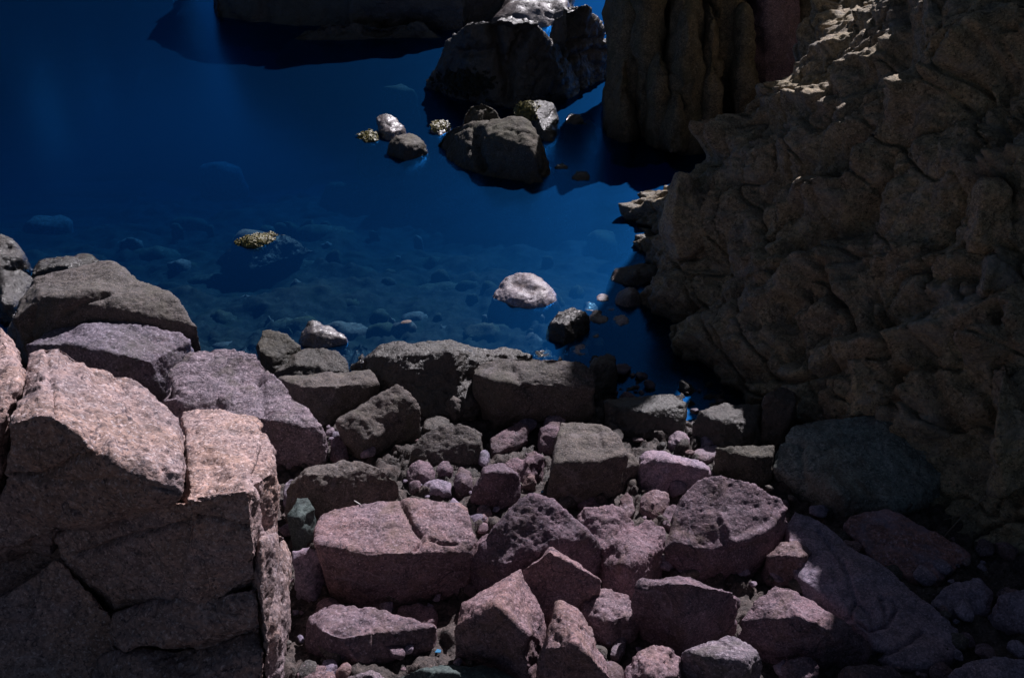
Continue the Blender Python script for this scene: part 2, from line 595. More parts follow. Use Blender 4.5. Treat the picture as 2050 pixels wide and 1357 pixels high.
# ================================================================== THE SETTING
# ground: one sheet from the beach down under the sea and out past everything in view
def build_ground():
    def sheet(name, xs, ys, mat, keep, dz=0.0):
        X, Y = np.meshgrid(xs, ys, indexing='ij')
        Z = np.maximum(ground_z(X, Y), -3.6).ravel()
        p = np.stack([X.ravel(), Y.ravel(), np.zeros(X.size)], 1)
        uw = smoothstep(0.0, 0.4, -Z)
        n = 0.08 * fbm(p * 0.9, 4, 3) + 0.05 * fbm(p * 3.5, 3, 9)
        for f, a, sd in ((4.5, 0.06, 20), (9.0, 0.045, 21), (19.0, 0.022, 22)):
            bl, ed = blocks(p * f, sd)
            n += (1 - 0.75 * uw) * (a * bl * smoothstep(0, 0.3, ed) - a * 0.6 * (1 - smoothstep(0, 0.3, ed)))
        if name == 'seabed':
            w = p + 0.5 * fbm(p * 0.8, 3, 31)[:, None]
            for f, a, sd in ((0.6, 0.26, 33), (1.4, 0.20, 34), (3.0, 0.09, 35), (6.5, 0.03, 36)):
                bl, ed = blocks(w * f * np.array((0.8, 1.2, 1)), sd)
                n += uw * a * (np.maximum(bl, -0.2) * smoothstep(0, 0.35, ed))
            n += uw * 0.10 * fbm(p * 1.1, 4, 77)
        V = np.stack([X.ravel(), Y.ravel(), Z + n + dz], 1)
        sh = shore_y(X.ravel()) - Y.ravel()
        F = np.array(grid_faces(len(xs), len(ys)))
        F = F[keep(sh[F[:, 0]])]
        idx = np.unique(F)
        mp = np.full(len(V), -1)
        mp[idx] = np.arange(len(idx))
        tag(mesh_obj(name, V[idx], mp[F].tolist(), mat), kind='structure')
    sheet('beach', np.concatenate([np.linspace(-30, -3.2, 12)[:-1], np.linspace(-3.2, 5.2, 380), np.linspace(5.2, 30, 12)[1:]]),
          np.concatenate([np.linspace(-10, 3.4, 14)[:-1], np.linspace(3.4, 10.2, 300)]), M['shingle'], lambda s: s > -0.3)
    sheet('seabed', np.concatenate([np.linspace(-60, -7, 30)[:-1], np.linspace(-7, 5, 260), np.linspace(5, 60, 30)[1:]]),
          np.concatenate([np.linspace(8, 17, 240), np.linspace(17, 120, 50)[1:]]), M['seabed'], lambda s: s < 0.4, -0.012)


build_ground()


def build_water():
    m = bpy.data.materials.new('sea_water')
    m.use_nodes = True
    nt = m.node_tree
    L = nt.links
    out = nt.nodes['Material Output']
    nt.nodes.remove(nt.nodes['Principled BSDF'])
    tr = nd(nt, 'ShaderNodeBsdfTransparent', Color=(0.36, 0.56, 0.66, 1))
    gl = nd(nt, 'ShaderNodeBsdfGlossy', Color=(0.02, 0.31, 1.0, 1), Roughness=0.24)
    lw = nd(nt, 'ShaderNodeLayerWeight', Blend=0.5)     # Schlick reflectance, the same from above and below
    fr = math_n(nt, 'MULTIPLY_ADD', math_n(nt, 'POWER', lw.outputs['Facing'], 2.8), 1.0)
    fr.node.inputs[2].default_value = 0.02
    geo = nt.nodes.new('ShaderNodeNewGeometry')
    n = nd(nt, 'ShaderNodeTexNoise', Scale=1.6, Detail=3, Roughness=0.5)
    L.new(geo.outputs['Position'], n.inputs['Vector'])
    b = nd(nt, 'ShaderNodeBump', Strength=0.12, Distance=0.03)
    L.new(n.outputs[0], b.inputs['Height'])
    L.new(b.outputs[0], gl.inputs['Normal'])
    mx = nt.nodes.new('ShaderNodeMixShader')
    L.new(fr, mx.inputs[0])
    L.new(tr.outputs[0], mx.inputs[1])
    L.new(gl.outputs[0], mx.inputs[2])
    L.new(mx.outputs[0], out.inputs['Surface'])
    ab = nd(nt, 'ShaderNodeVolumeAbsorption', Color=(0.05, 0.55, 0.78, 1), Density=1.0)
    sc = nd(nt, 'ShaderNodeVolumeScatter', Color=(0.0, 0.20, 0.50, 1), Density=0.02, Anisotropy=0.35)
    ad = nt.nodes.new('ShaderNodeAddShader')
    L.new(ab.outputs[0], ad.inputs[0])
    L.new(sc.outputs[0], ad.inputs[1])
    L.new(ad.outputs[0], out.inputs['Volume'])
    x0, x1, y0, y1, zb = -70, 70, 4, 130, -4.2
    V = [(x0, y0, zb), (x1, y0, zb), (x1, y1, zb), (x0, y1, zb), (x0, y0, 0), (x1, y0, 0), (x1, y1, 0), (x0, y1, 0)]
    F = [(0, 3, 2, 1), (4, 5, 6, 7), (0, 1, 5, 4), (1, 2, 6, 5), (2, 3, 7, 6), (3, 0, 4, 7)]
    tag(mesh_obj('water', V, F, m, smooth=False), kind='structure')


build_water()

def build_headland():
    """the far arm of the cove, beyond the picture's upper left: it closes the sky there"""
    ang = np.linspace(0, 1, 60)
    hs = np.linspace(-3, 9, 30)
    A, H = np.meshgrid(ang, hs, indexing='ij')
    X = -34 + 22 * A + 0.0 * H
    Y = 24 + 13 * A + np.clip(H, 0, 20) * 0.35
    P = np.stack([X.ravel(), Y.ravel(), (H * (1 - 0.35 * A ** 3)).ravel()], 1)
    bl, ed = blocks(P * 0.5, 91)
    d = 0.9 * bl * smoothstep(0, .15, ed) + 0.8 * fbm(P * 0.5, 4, 92)
    V = P + d[:, None] * np.array((0.5, -0.8, 0.2))
    top = V.reshape(60, 30, 3)[:, -1]
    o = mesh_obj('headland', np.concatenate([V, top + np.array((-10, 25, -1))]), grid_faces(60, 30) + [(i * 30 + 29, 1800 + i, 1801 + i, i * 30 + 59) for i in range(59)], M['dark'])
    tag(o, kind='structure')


build_headland()

# ---- the cliff along the right: face over (Y, z), leaning back from its foot
FOOT = np.array([(1.0, 6.6), (4.2, 4.6), (5.6, 3.95), (7.0, 3.15), (7.9, 2.62), (9.3, 1.82), (10.4, 1.45), (11.6, 1.66), (12.4, 1.78), (13.0, 1.85), (13.6, 2.1), (14.2, 3.3), (15.5, 5.0), (24.0, 9.0)])


def cliff_base(Y, z):
    xf = np.interp(Y, FOOT[:, 0], FOOT[:, 1])
    xf = xf + smoothstep(11.0, 12.6, Y) * np.clip(z - 2.7, 0, 3.0) * 0.9
    xf = xf + smoothstep(11.2, 13.0, Y) * np.clip(z, 0, 1.0) * 0.7
    return xf + np.clip(z, 0, 1.2) * 0.52 + np.clip(z - 1.2, 0, 2.8) * (0.74 - 0.2 * smoothstep(11, 13, Y)) + np.clip(z - 4.0, 0, 20) * 0.28 - np.clip(-z, 0, 2) * 0.35


CLIFF_RIDGES = [   # (photo polyline, width px, height m): spines that run down the face
    ([(1610, 385), (1690, 340), (1735, 310), (1790, 240), (1900, 150), (2050, 60)], 26, 0.32),
    ([(1437, 285), (1470, 200), (1482, 130), (1600, 72), (1640, 20)], 24, 0.30),
    ([(1250, 440), (1330, 340), (1400, 290), (1480, 270)], 24, 0.22),
    ([(1545, 190), (1600, 185), (1640, 210)], 16, 0.16),
    ([(1680, 165), (1710, 115), (1760, 130)], 18, 0.20),
    ([(1820, 190), (1850, 160), (1890, 165)], 18, 0.18),
    ([(1440, 500), (1480, 492), (1530, 505), (1560, 560)], 24, 0.22),
    ([(1590, 530), (1620, 510), (1690, 560)], 26, 0.18),
    ([(1310, 600), (1350, 560), (1420, 560)], 22, 0.12),
    ([(1640, 700), (1760, 690), (1900, 660), (2050, 600)], 24, 0.20),
    ([(1960, 700), (2050, 650)], 28, 0.25),
    ([(1930, 360), (1990, 330), (2050, 320)], 22, 0.2),
]
CLIFF_CUTS = [
    ([(1430, 320), (1500, 250), (1560, 230), (1660, 220)], 16, -0.12),
    ([(1700, 330), (1640, 330), (1560, 330), (1500, 390)], 34, -0.16),
    ([(1820, 220), (1790, 290), (1740, 350), (1700, 440), (1650, 460)], 26, -0.16),
    ([(1570, 500), (1560, 640), (1600, 720)], 18, -0.16),
    ([(1480, 560), (1500, 640), (1560, 720)], 7, -0.08),
    ([(1640, 690), (1720, 660), (1860, 600)], 16, -0.10),
    ([(1780, 840), (1790, 720), (1760, 640)], 14, -0.14),
    ([(1640, 830), (1670, 730)], 8, -0.12),
    ([(1880, 840), (1870, 760), (1840, 700)], 16, -0.16),
    ([(1960, 480), (1985, 360), (1960, 300)], 12, -0.14),
    ([(1800, 0), (1820, 60), (1800, 120)], 22, -0.25),
    ([(1990, 100), (2000, 240), (2040, 330)], 12, -0.16),
]


def build_cliff():
    ny = 740
    ys = np.linspace(3.6, 19.0, ny)
    zs = np.concatenate([np.linspace(-0.9, 4.2, 360), np.linspace(4.2, 12.0, 51)[1:]])
    nz = len(zs)
    Y, Z = np.meshgrid(ys, zs, indexing='ij')
    X = cliff_base(Y, Z)
    P = np.stack([X.ravel(), Y.ravel(), Z.ravel()], 1)
    q = P.copy()
    wob = np.stack([fbm(P * 0.9, 3, 61), fbm(P * 0.9 + 31, 3, 62), fbm(P * 0.9 + 57, 3, 63)], 1)
    q = q + 0.16 * wob
    # jointed rock: planes that break along steep joints and along diagonals that fall away from the camera
    d = 0.40 * fbm(P * 0.42, 3, 51)
    ca, sa = math.cos(0.55), math.sin(0.55)
    u = q[:, 1] * ca + q[:, 2] * sa           # across the diagonal spines
    w = -q[:, 1] * sa + q[:, 2] * ca          # along them
    for k, (fx, fu, fw, amp) in enumerate(((0.35, 0.62, 0.34, 0.56), (0.8, 1.5, 0.8, 0.42), (1.9, 3.3, 2.0, 0.33), (4.5, 7.0, 5.2, 0.17), (11, 15, 12, 0.07))):
        d += amp * (facets(np.stack([q[:, 0] * fx, u * fu, w * fw], 1) + 9 * k, 152 + k) - 0.2)
    n = vnoise(np.stack([q[:, 0], u * 1.5, w * 0.6], 1) + 0.3 * wob, 66)
    d -= 0.17 * np.exp(-(n / 0.022) ** 2)
    n = vnoise(np.stack([q[:, 0], u * 1.2, w * 2.6], 1) + 7 + 0.3 * wob, 67)
    d -= 0.12 * np.exp(-(n / 0.022) ** 2)
    d += 0.028 * fbm(q * 8, 4, 55, 0.68) - 0.028 * smoothstep(0.08, 0.5, vnoise(P * 15, 56)) + 0.014 * vnoise(P * 34, 57)
    x, y = project(P)
    wx, wy = 9 * vnoise(P * 2.5, 58), 9 * vnoise(P * 2.5 + 20, 59)
    for line, w, h in CLIFF_RIDGES:
        d += 1.5 * h * np.clip(1 - seg_dist(x + wx, y + wy, line) / (1.7 * w), 0, 1) * (0.75 + 1.3 * vnoise(P * 3.1, 60))
    for line, w, h in CLIFF_CUTS:
        d += h * np.exp(-(seg_dist(x + wx, y + wy, line) / w) ** 2)
    N = np.array((-0.80, -0.34, 0.49))
    V = P + d[:, None] * N
    F = grid_faces(ny, nz)
    # crest and back, so that the cliff is a solid mass
    o = mesh_obj('cliff', V, F, M['cliff'], origin=(3, 9, 0))
    tag(o, 'tall brown granite cliff in shade along the right side of the cove', 'cliff', kind='structure')
    top = V.reshape(ny, nz, 3)[:, -1]
    out = top.copy()
    out[:, 0] = 30
    vb = np.concatenate([top, out])
    fb = [(i, i + 1, ny + i + 1, ny + i) for i in range(ny - 1)]
    mesh_obj('cliff_top', vb, fb, M['cliff'], o, origin=(3, 9, 0))
    return o


CLIFF = build_cliff()


def empty(name, loc, label=None, cat=None, group=None, kind=None):
    e = bpy.data.objects.new(name, None)
    e.location = loc
    e.empty_display_size = 0.2
    link(e)
    return tag(e, label, cat, group, kind)


# far buttress of the cliff: upright pillars fused side by side, each one its own part
but = empty('cliff_buttress', (3.0, 16.2, 0), 'upright pillars of brown granite behind the ridge of the right cliff', 'rock buttress')


def pillar(x0, x1, ytop, Y, lean=0.6, mat='cliff', bot=300, point=0.5):
    w = x1 - x0
    pts = raw((x0 - 4, bot, 'y', Y), (x1 + 6, bot, 'y', Y), (x0 + w * .2, bot, 'y', Y - .25), (x1 - w * .2, bot, 'y', Y - .22),
              (x0, (bot + ytop) / 2, 'y', Y + lean * .45), (x1, (bot + ytop) / 2, 'y', Y + lean * .45),
              (x0 + w * .3, (bot + ytop) / 2, 'y', Y - .2 + lean * .4), (x1 - w * .25, (bot + ytop) / 2, 'y', Y - .18 + lean * .4),
              (x0 + w * .5 * point, ytop + 12, 'y', Y + lean), (x1 - w * .5 * point, ytop + 8, 'y', Y + lean), (x0 + w * .5, ytop, 'y', Y + lean - .1))
    b = [(p[0], p[1] + 1.6, p[2] + .1) for p in pts]
    return pts + b


PILLARS = [(1222, 1290, -160, 16.4, .5, 330), (1262, 1335, -120, 16.1, .5, 330), (1296, 1345, 96, 15.6, .4, 300), (1330, 1420, -90, 15.9, .7, 310),
           (1345, 1412, 28, 15.5, .5, 330), (1395, 1462, 20, 15.6, .6, 330), (1405, 1500, -150, 16.3, .5, 340), (1462, 1522, 10, 15.9, .5, 330),
           (1505, 1610, -200, 16.5, .6, 330), (1330, 1375, 190, 15.2, .3, 310), (1225, 1270, 120, 15.9, .4, 300), (1570, 1665, -220, 16.9, .5, 330), (1650, 1790, -260, 16.8, .5, 330), (1760, 2050, -300, 16.9, .6, 330)]
for x0, x1, yt, Y, ln, bt in PILLARS:
    stone('slab' if yt > 90 else 'pillar', None, None, 'mauve' if x1 == 1610 else 'pillar', [pillar(x0, x1, yt, Y, ln, bot=bt)], parent=but, rnd=1, low=0.05, chip=0.07, grain=1.6, crack=0.05, px=5)

stone('pillar', None, None, 'pillar', [[(x + (z > 5) * (0.25 if x < 5 else -0.4), y, z) for x in (4.75, 6.3) for y in (16.9, 18.6) for z in (0.0, 10.2)]], parent=but, rnd=1, low=0.05, chip=0.05, grain=1.6, crack=0.05, px=14)  # added tall block, out of view: casts shade on the boulders by the waterline
# crags standing out of the near cliff face, parts of it
def crag(cx, cy, w, h, z_out=0.35, name='crag'):
    """a knob whose visible outline is w x h photo pixels, rooted in the face behind it"""
    # find the face along this ray
    lo, hi = 3.0, 30.0
    a, b, c = ray(cx, cy)
    for t in np.linspace(4, 26, 900):
        X, Y, Z = a * t, b * t, CAM_Z + c * t
        if Y > 3.7 and X > float(cliff_base(np.array(Y), np.array(Z))):
            break
    dist = t
    s = dist / FPX
    ctr = np.array((X, Y, Z))
    r = np.random.default_rng(int(cx * 7 + cy))
    f = np.array((a, b, c)) / np.linalg.norm((a, b, c))
    rt = np.array((1, 0, 0.0))
    up = np.cross(rt, f)
    up = up * (1 if up[2] > 0 else -1)
    pts = []
    sk = r.uniform(-.35, .1)
    for k in range(4):
        v0 = (-.55, -.2, .2, .5)[k]
        ww = (1.0, .95, .8, .5)[k]
        of = (.55, .9, .95, .45)[k] * z_out
        for sx in (-.5, .5):
            jx, jy = r.uniform(-.1, .1), r.uniform(-.07, .07)
            base = ctr + rt * (sx * ww + sk * v0 + jx) * w * s + up * (v0 + jy) * h * s
            pts.append(base + f * .05)
            pts.append(base + f * .8 + np.array((.3, .1, -.2)))
            pts.append(ctr + rt * (sx * ww * r.uniform(.3, .75) + sk * v0 + jx) * w * s + up * (v0 + jy) * h * s - f * of * r.uniform(.7, 1.1))
    stone(name, None, None, 'cliff', [[tuple(map(float, p)) for p in pts]], parent=CLIFF, rnd=0, low=0.04, chip=0.10, grain=1.5, crack=0.03, px=3.2)


for cx, cy, w, h, zo in [(1870, 60, 70, 130, .4),
                         (1380, 420, 90, 170, .3), (1290, 410, 80, 150, .25), 
                         (1990, 420, 100, 160, .3), (2000, 560, 110, 120, .3), (1720, 770, 110, 120, .3), (2020, 850, 110, 260, .4)]:
    crag(cx, cy, w, h, zo)

# ================================================================== THE GREAT OUTCROP, LOWER LEFT
out = empty('granite_outcrop', (-2.4, 4.6, 0.6), 'large pink granite outcrop of cracked blocks with sunlit top and dark front, lower left', 'rock outcrop')


def oblock(hulls, **k):
    k = dict(dict(rnd=3, low=0.03, chip=0.03, grain=1.5, px=2.8, mat='pink'), **k)
    mat = k.pop('mat')
    stone(k.pop('name', 'block'), None, None, mat, hulls, parent=out, **k)


# far left block behind the crack
oblock([raw((-90, 640, 'z', 2.55), (0, 648, 'z', 2.6), (24, 668, 'z', 2.55), (46, 697, 'z', 2.5), (36, 770, 'y', 4.85), (8, 852, 'y', 4.62), (-60, 850, 'y', 4.55),
            (-90, 1000, 'y', 4.6), (0, 1000, 'y', 4.7), (40, 720, 'y', 5.6), (-90, 800, 'y', 5.9), (40, 1000, 'y', 5.4))])
# main upper block
oblock([raw((55, 705, 'z', 2.62), (85, 684, 'z', 2.66), (122, 687, 'z', 2.64), (162, 718, 'z', 2.55), (273, 762, 'z', 2.34), (313, 806, 'z', 2.25),
            (15, 850, 'y', 4.50), (66, 832, 'y', 4.46), (111, 835, 'y', 4.44), (155, 865, 'y', 4.40), (186, 907, 'y', 4.34),
            (0, 963, 'y', 4.52), (20, 985, 'y', 4.55), (110, 1054, 'y', 4.52), (100, 1110, 'y', 4.8), (0, 1100, 'y', 5.0), (60, 900, 'y', 5.9), (270, 900, 'y', 5.9)),
        raw((122, 690, 'z', 2.6), (162, 718, 'z', 2.55), (273, 762, 'z', 2.36), (313, 806, 'z', 2.28), (357, 830, 'z', 2.2), (368, 880, 'z', 2.1), (367, 935, 'y', 4.42), (364, 990, 'y', 4.3),
            (186, 907, 'y', 4.34), (258, 949, 'y', 4.29), (313, 979, 'y', 4.27), (110, 1056, 'y', 4.48), (166, 1037, 'y', 4.40), (228, 1031, 'y', 4.36), (306, 1000, 'y', 4.30),
            (150, 1110, 'y', 5.0), (300, 1050, 'y', 5.0), (330, 900, 'y', 5.9), (200, 850, 'y', 5.9))],
       strokes=[([(0, 958), (70, 965), (190, 905)], 5, -0.05), ([(235, 745), (300, 850), (330, 960)], 9, -0.02), ([(90, 690), (100, 760), (120, 830)], 8, -0.03), ([(170, 730), (200, 830), (230, 930)], 12, 0.03), ([(0, 960), (110, 975), (250, 960), (350, 985)], 5, -0.03)])
# right hand block with a flat lit top and a lit column down its corner
oblock([raw((366, 822, 'z', 2.02), (442, 818, 'z', 2.02), (494, 823, 'z', 2.0), (523, 845, 'z', 1.98), (543, 880, 'z', 1.95), (372, 1000, 'y', 4.36), (494, 980, 'y', 4.36), (501, 988, 'y', 4.36),
            (552, 945, 'y', 4.85), (506, 1078, 'y', 4.34), (512, 1153, 'y', 4.33), (565, 1040, 'y', 4.9), (560, 1140, 'y', 4.85), (515, 1168, 'y', 4.34), (442, 1196, 'y', 4.36), (372, 1205, 'y', 4.38),
            (372, 1240, 'y', 4.8), (500, 1220, 'y', 4.9), (380, 1000, 'y', 5.7), (520, 1000, 'y', 5.7)),
        raw((300, 1015, 'y', 4.50), (378, 1000, 'y', 4.40), (112, 1070, 'y', 4.72), (129, 1122, 'y', 4.64), (206, 1202, 'y', 4.52), (228, 1229, 'y', 4.5), (332, 1211, 'y', 4.42), (390, 1202, 'y', 4.38),
            (390, 1050, 'y', 5.4), (150, 1080, 'y', 5.3), (220, 1240, 'y', 5.0), (390, 1240, 'y', 5.0))],
       strokes=[([(366, 860), (370, 930), (366, 1000), (380, 1060)], 4, -0.03), ([(525, 860), (523, 960), (540, 1060)], 5, -0.05), ([(150, 1110), (260, 1075), (400, 1045), (500, 1060)], 4, -0.05), ([(130, 1160), (250, 1140), (380, 1130), (510, 1120)], 60, 0.02),
                ([(235, 1020), (330, 1000), (372, 1000)], 10, 0.03)])
# narrow buttress of knobbly rock down the right edge
oblock([raw((520, 1080, 'y', 4.42), (566, 1060, 'y', 4.88), (570, 1110, 'y', 4.86), (584, 1180, 'y', 4.84), (590, 1230, 'y', 4.8), (580, 1290, 'y', 4.7), (582, 1400, 'y', 4.55), (540, 1420, 'y', 4.1),
            (512, 1160, 'y', 4.32), (524, 1226, 'y', 4.24), (535, 1300, 'y', 4.16), (535, 1400, 'y', 4.1), (560, 1100, 'y', 5.3), (560, 1400, 'y', 5.2), (500, 1400, 'y', 5.2), (500, 1150, 'y', 5.2))],
       name='corner_column', grain=1.2, chip=0.05, strokes=[([(552, 1190), (548, 1280), (552, 1357)], 4, -0.06)])
# lower ledges
oblock([raw((228, 1232, 'y', 4.44), (332, 1215, 'y', 4.38), (442, 1198, 'y', 4.34), (515, 1172, 'y', 4.32), (526, 1228, 'y', 4.24), (508, 1232, 'y', 4.22), (466, 1242, 'y', 4.22), (483, 1214, 'y', 4.28),
            (250, 1300, 'y', 4.3), (460, 1275, 'y', 4.2), (524, 1268, 'y', 4.18), (250, 1330, 'y', 4.8), (530, 1300, 'y', 4.8), (520, 1200, 'y', 5.2), (230, 1250, 'y', 5.2))], chip=0.05, name='ledge')
oblock([raw((516, 1266, 'y', 4.3), (435, 1288, 'y', 4.28), (380, 1360, 'y', 4.05), (340, 1440, 'y', 3.9), (534, 1300, 'y', 4.15), (536, 1360, 'y', 4.05), (540, 1440, 'y', 3.95), (380, 1290, 'y', 4.4), (200, 1300, 'y', 4.4),
            (150, 1440, 'y', 4.2), (340, 1600, 'y', 3.9), (540, 1600, 'y', 3.95), (520, 1300, 'y', 5.1), (150, 1400, 'y', 5.1))], chip=0.05, name='ledge', px=4.0)
oblock([[(x, y, z) for x in (-5.5, -2.25) for y in (4.95, 5.8) for z in (0.1, 1.6)]], px=6)  # hidden backing block, added to keep the sun off the recess slab
# dark recess on the left and its sloping slab
oblock([raw((-90, 970, 'y', 4.75), (10, 985, 'y', 4.75), (95, 995, 'y', 4.72), (110, 1060, 'y', 4.66), (40, 1100, 'y', 4.62), (-90, 1110, 'y', 4.6), (-90, 1150, 'y', 5.2), (110, 1100, 'y', 5.2))])
oblock([raw((112, 1110, 'y', 4.62), (130, 1125, 'y', 4.58), (206, 1205, 'y', 4.5), (230, 1240, 'y', 4.46), (-90, 1240, 'y', 4.55), (-90, 1440, 'y', 4.2), (200, 1440, 'y', 4.3), (250, 1330, 'y', 4.36), (20, 1170, 'y', 4.62),
            (-90, 1500, 'y', 5.2), (250, 1500, 'y', 5.2), (130, 1150, 'y', 5.3), (-90, 1240, 'y', 5.3))], chip=0.05, name='slab', px=4.4)

# ================================================================== SHORE BOULDERS (photo outlines give width and height; depth from the ground)
G_L = 'boulders behind the outcrop'
G_F = 'boulders heaped along the beach'
G_S = 'dark boulders at the foot of the cliff'
G_W = 'rocks standing in the water'


def bl(label, mat, hulls, group=G_F, name='boulder', cat='boulder', **k):
    stone(name, label, cat, mat, hulls, group, **k)


# --- upper left
bl('rounded grey boulder with a diagonal ledge, at the water behind the outcrop', 'grey',
   [body([(7, 690), (60, 740), (200, 760), (398, 712)], [(30, 640), (77, 592, .25), (140, 598, .25), (190, 575, .35), (250, 590, .3), (330, 640, .2), (390, 668)],
         [(40, 596, .02), (74, 556, .06), (129, 541, .08), (221, 528, .1), (258, 544, .1), (306, 570, .06), (354, 607, 0), (396, 655, -.15)], water=False)], G_L, grain=1.4, chip=0.03,
   strokes=[([(130, 628), (180, 602), (250, 578)], 7, -0.05), ([(60, 690), (66, 620)], 6, -0.04)])
bl('flat topped pale grey slab wedged between the outcrop and the rounded boulder', 'lilac',
   [body([(60, 770), (200, 800), (330, 800), (378, 740)], [(60, 692), (130, 688, .05), (250, 712, .05), (300, 722), (375, 700)],
         [(48, 688, .02), (129, 651, .06), (177, 631, .1), (228, 638, .1), (295, 653, .06), (361, 666, 0), (379, 684, -.05)])], G_L, grain=1.2)
bl('knobbly lilac grey boulder tapering down to the right, touching the outcrop', 'lilac',
   [body([(330, 900), (553, 930), (648, 926)], [(318, 800, .0), (352, 826, .0), (430, 825, .05), (534, 840, .05), (640, 862, .02)],
         [(317, 745, .12), (380, 699, .16), (450, 692, .16), (508, 706, .12), (534, 732, .08), (553, 762, .04), (600, 815, -.02), (646, 850, -.08)])], G_L, grain=1.5, chip=0.03,
   strokes=[([(520, 760), (530, 840), (545, 920)], 12, -0.05), ([(318, 760), (350, 820), (430, 820)], 18, -0.10)])
bl('dark wet boulder at the left edge, its crest catching the light', 'dark',
   [body([(-80, 640), (0, 620), (60, 590)], [(-80, 560), (10, 540), (50, 520)], [(-80, 450, .25), (0, 466, .2), (30, 480, .15), (52, 508, .0)])], G_L, grain=1.6, chip=0.07)
bl('low black boulder with a flat lit crest, behind the rounded grey one', 'dark',
   [body([(50, 600), (120, 600), (215, 570)], [(60, 545), (130, 528), (205, 535)], [(75, 522, .03), (120, 512, .05), (160, 505, .05), (190, 510, .03), (208, 532, 0)])], G_L, grain=1.4, chip=0.05)
bl('small dark knob in the gap below the left edge boulder', 'dark',
   [body([(0, 660), (40, 668), (75, 640)], [(0, 600), (30, 610), (70, 600)], [(0, 540, .1), (40, 536, .1), (76, 560, 0)])], G_L, grain=1.6, chip=0.07)

# --- water's edge, centre
bl('small dark olive boulder standing upright by the water, left of the wet stone', 'olive',
   [body([(520, 745), (545, 752), (600, 735)], [(516, 700), (545, 715), (595, 712)], [(514, 690, 0), (523, 659, .1), (539, 657, .1), (578, 674, .05), (602, 692, -.02)])])
bl('low grey boulder with a smooth pale top, in front of the wet stone', 'grey',
   [body([(548, 752), (620, 756), (702, 748)], [(556, 744, .0), (590, 726), (656, 734), (695, 742)], [(575, 716, .02), (605, 694, .06), (648, 695, .06), (676, 705, .04), (699, 724, 0)])], chip=0.05)
bl('flat topped brown slab with a dark front, below the low grey boulder', 'grey',
   [body([(570, 800), (644, 852), (690, 830), (745, 800)], [(552, 764), (600, 772, .02), (680, 770, .02), (755, 776)], [(551, 756, .02), (566, 747, .05), (650, 745, .05), (740, 745, .05), (760, 768, 0)])])
bl('wet stone with a glistening pale top at the edge of the water', 'slick',
   [body([(598, 690), (640, 700), (692, 690)], [(600, 676), (625, 664), (650, 674), (692, 684)], [(602, 662, .02), (619, 641, .09), (634, 640, .09), (664, 655, .04), (693, 675, -.02)], water=True)], 'stones in the shallows', name='stone', cat='stone', grain=1.2)
bl('long black wet boulder with a thin lit crest at the waterline', 'dark',
   [body([(705, 735), (760, 800), (850, 835), (950, 835), (1065, 760)], [(732, 728, .15), (800, 712, .3), (900, 705, .4), (980, 715, .35), (1060, 722, .1)],
         [(738, 714, 0), (770, 696, .03), (830, 681, .06), (890, 680, .06), (968, 689, .05), (1046, 699, .0), (1069, 708, -.03)])], chip=0.05, grain=1.6)
bl('small brown boulder with rough lit edge under the black wet boulder', 'grey',
   [body([(868, 825), (910, 840), (948, 826)], [(872, 800), (910, 806), (945, 796)], [(866, 786, .02), (905, 776, .05), (950, 780, .03)])], chip=0.07)
bl('large grey wedge with a tilted sunlit face, on the shore below the pale water stone', 'grey',
   [body([(952, 822), (990, 852), (1090, 848), (1180, 838)], [(946, 748, .0), (1007, 768, .02), (1046, 788, .02), (1074, 814, .0), (1140, 822, .0), (1185, 820, .0)],
         [(945, 738, .06), (966, 724, .10), (1039, 711, .24), (1097, 710, .30), (1163, 718, .26), (1191, 736, .22), (1193, 776, .1)])], grain=0.8, chip=0.025,
   strokes=[([(1025, 735), (1050, 775), (1075, 800)], 7, -0.03), ([(1150, 740), (1185, 770)], 5, -0.02)])
bl('angular brown boulder tilted to the left, in front of the flat topped slab', 'grey',
   [body([(690, 905), (720, 915), (822, 876)], [(677, 846), (740, 880, .0), (760, 850, .05), (826, 840, .02)], [(674, 838, .02), (734, 803, .12), (797, 769, .22), (824, 790, .16), (842, 818, .05)])], chip=0.06)
bl('low dark boulder, shaded, in front of the large grey wedge', 'grey',
   [body([(818, 922), (875, 930), (965, 924)], [(826, 902), (880, 900), (965, 890)], [(820, 906, .0), (851, 868, .1), (880, 848, .14), (920, 845, .14), (968, 866, .06)])])
bl('small oblong mauve block leaning on shingle behind the low dark boulder', 'mauve',
   [body([(982, 905), (1000, 905), (1058, 882)], [(982, 888), (1020, 880), (1058, 866)], [(980, 874, .02), (1010, 856, .05), (1039, 842, .06), (1056, 852, .03)])], name='stone', cat='stone')
bl('small brown stone with a lit lip beside the angular boulder', 'grey',
   [body([(848, 858), (875, 866), (902, 850)], [(848, 846), (900, 842)], [(852, 836, .01), (875, 824, .04), (900, 838, .0)])], name='stone', cat='stone')
bl('upright mauve stone at the foot of the tapering lilac boulder', 'mauve',
   [body([(658, 918), (680, 924), (698, 912)], [(660, 890), (695, 890)], [(662, 878, .0), (678, 870, .02), (692, 880, .0)])], name='stone', cat='stone')
bl('squat block with a bright flat top and dark front, centre of the beach', 'grey',
   [body([(1097, 995), (1112, 1006), (1165, 1008), (1225, 994)], [(1110, 930, .0), (1140, 926, .02), (1200, 922, .04), (1255, 916, .12)],
         [(1119, 845, .02), (1140, 842, .02), (1171, 849, .02), (1212, 854, 0), (1241, 881, -.02), (1253, 908, -.02)]),
    body([(1200, 995), (1240, 985), (1276, 962)], [(1220, 945, .1), (1276, 935, .08)], [(1235, 915, .03), (1260, 908, .05), (1278, 926, .0)])], grain=0.9, chip=0.03,
   strokes=[([(1195, 862), (1206, 895)], 4, -0.025)])
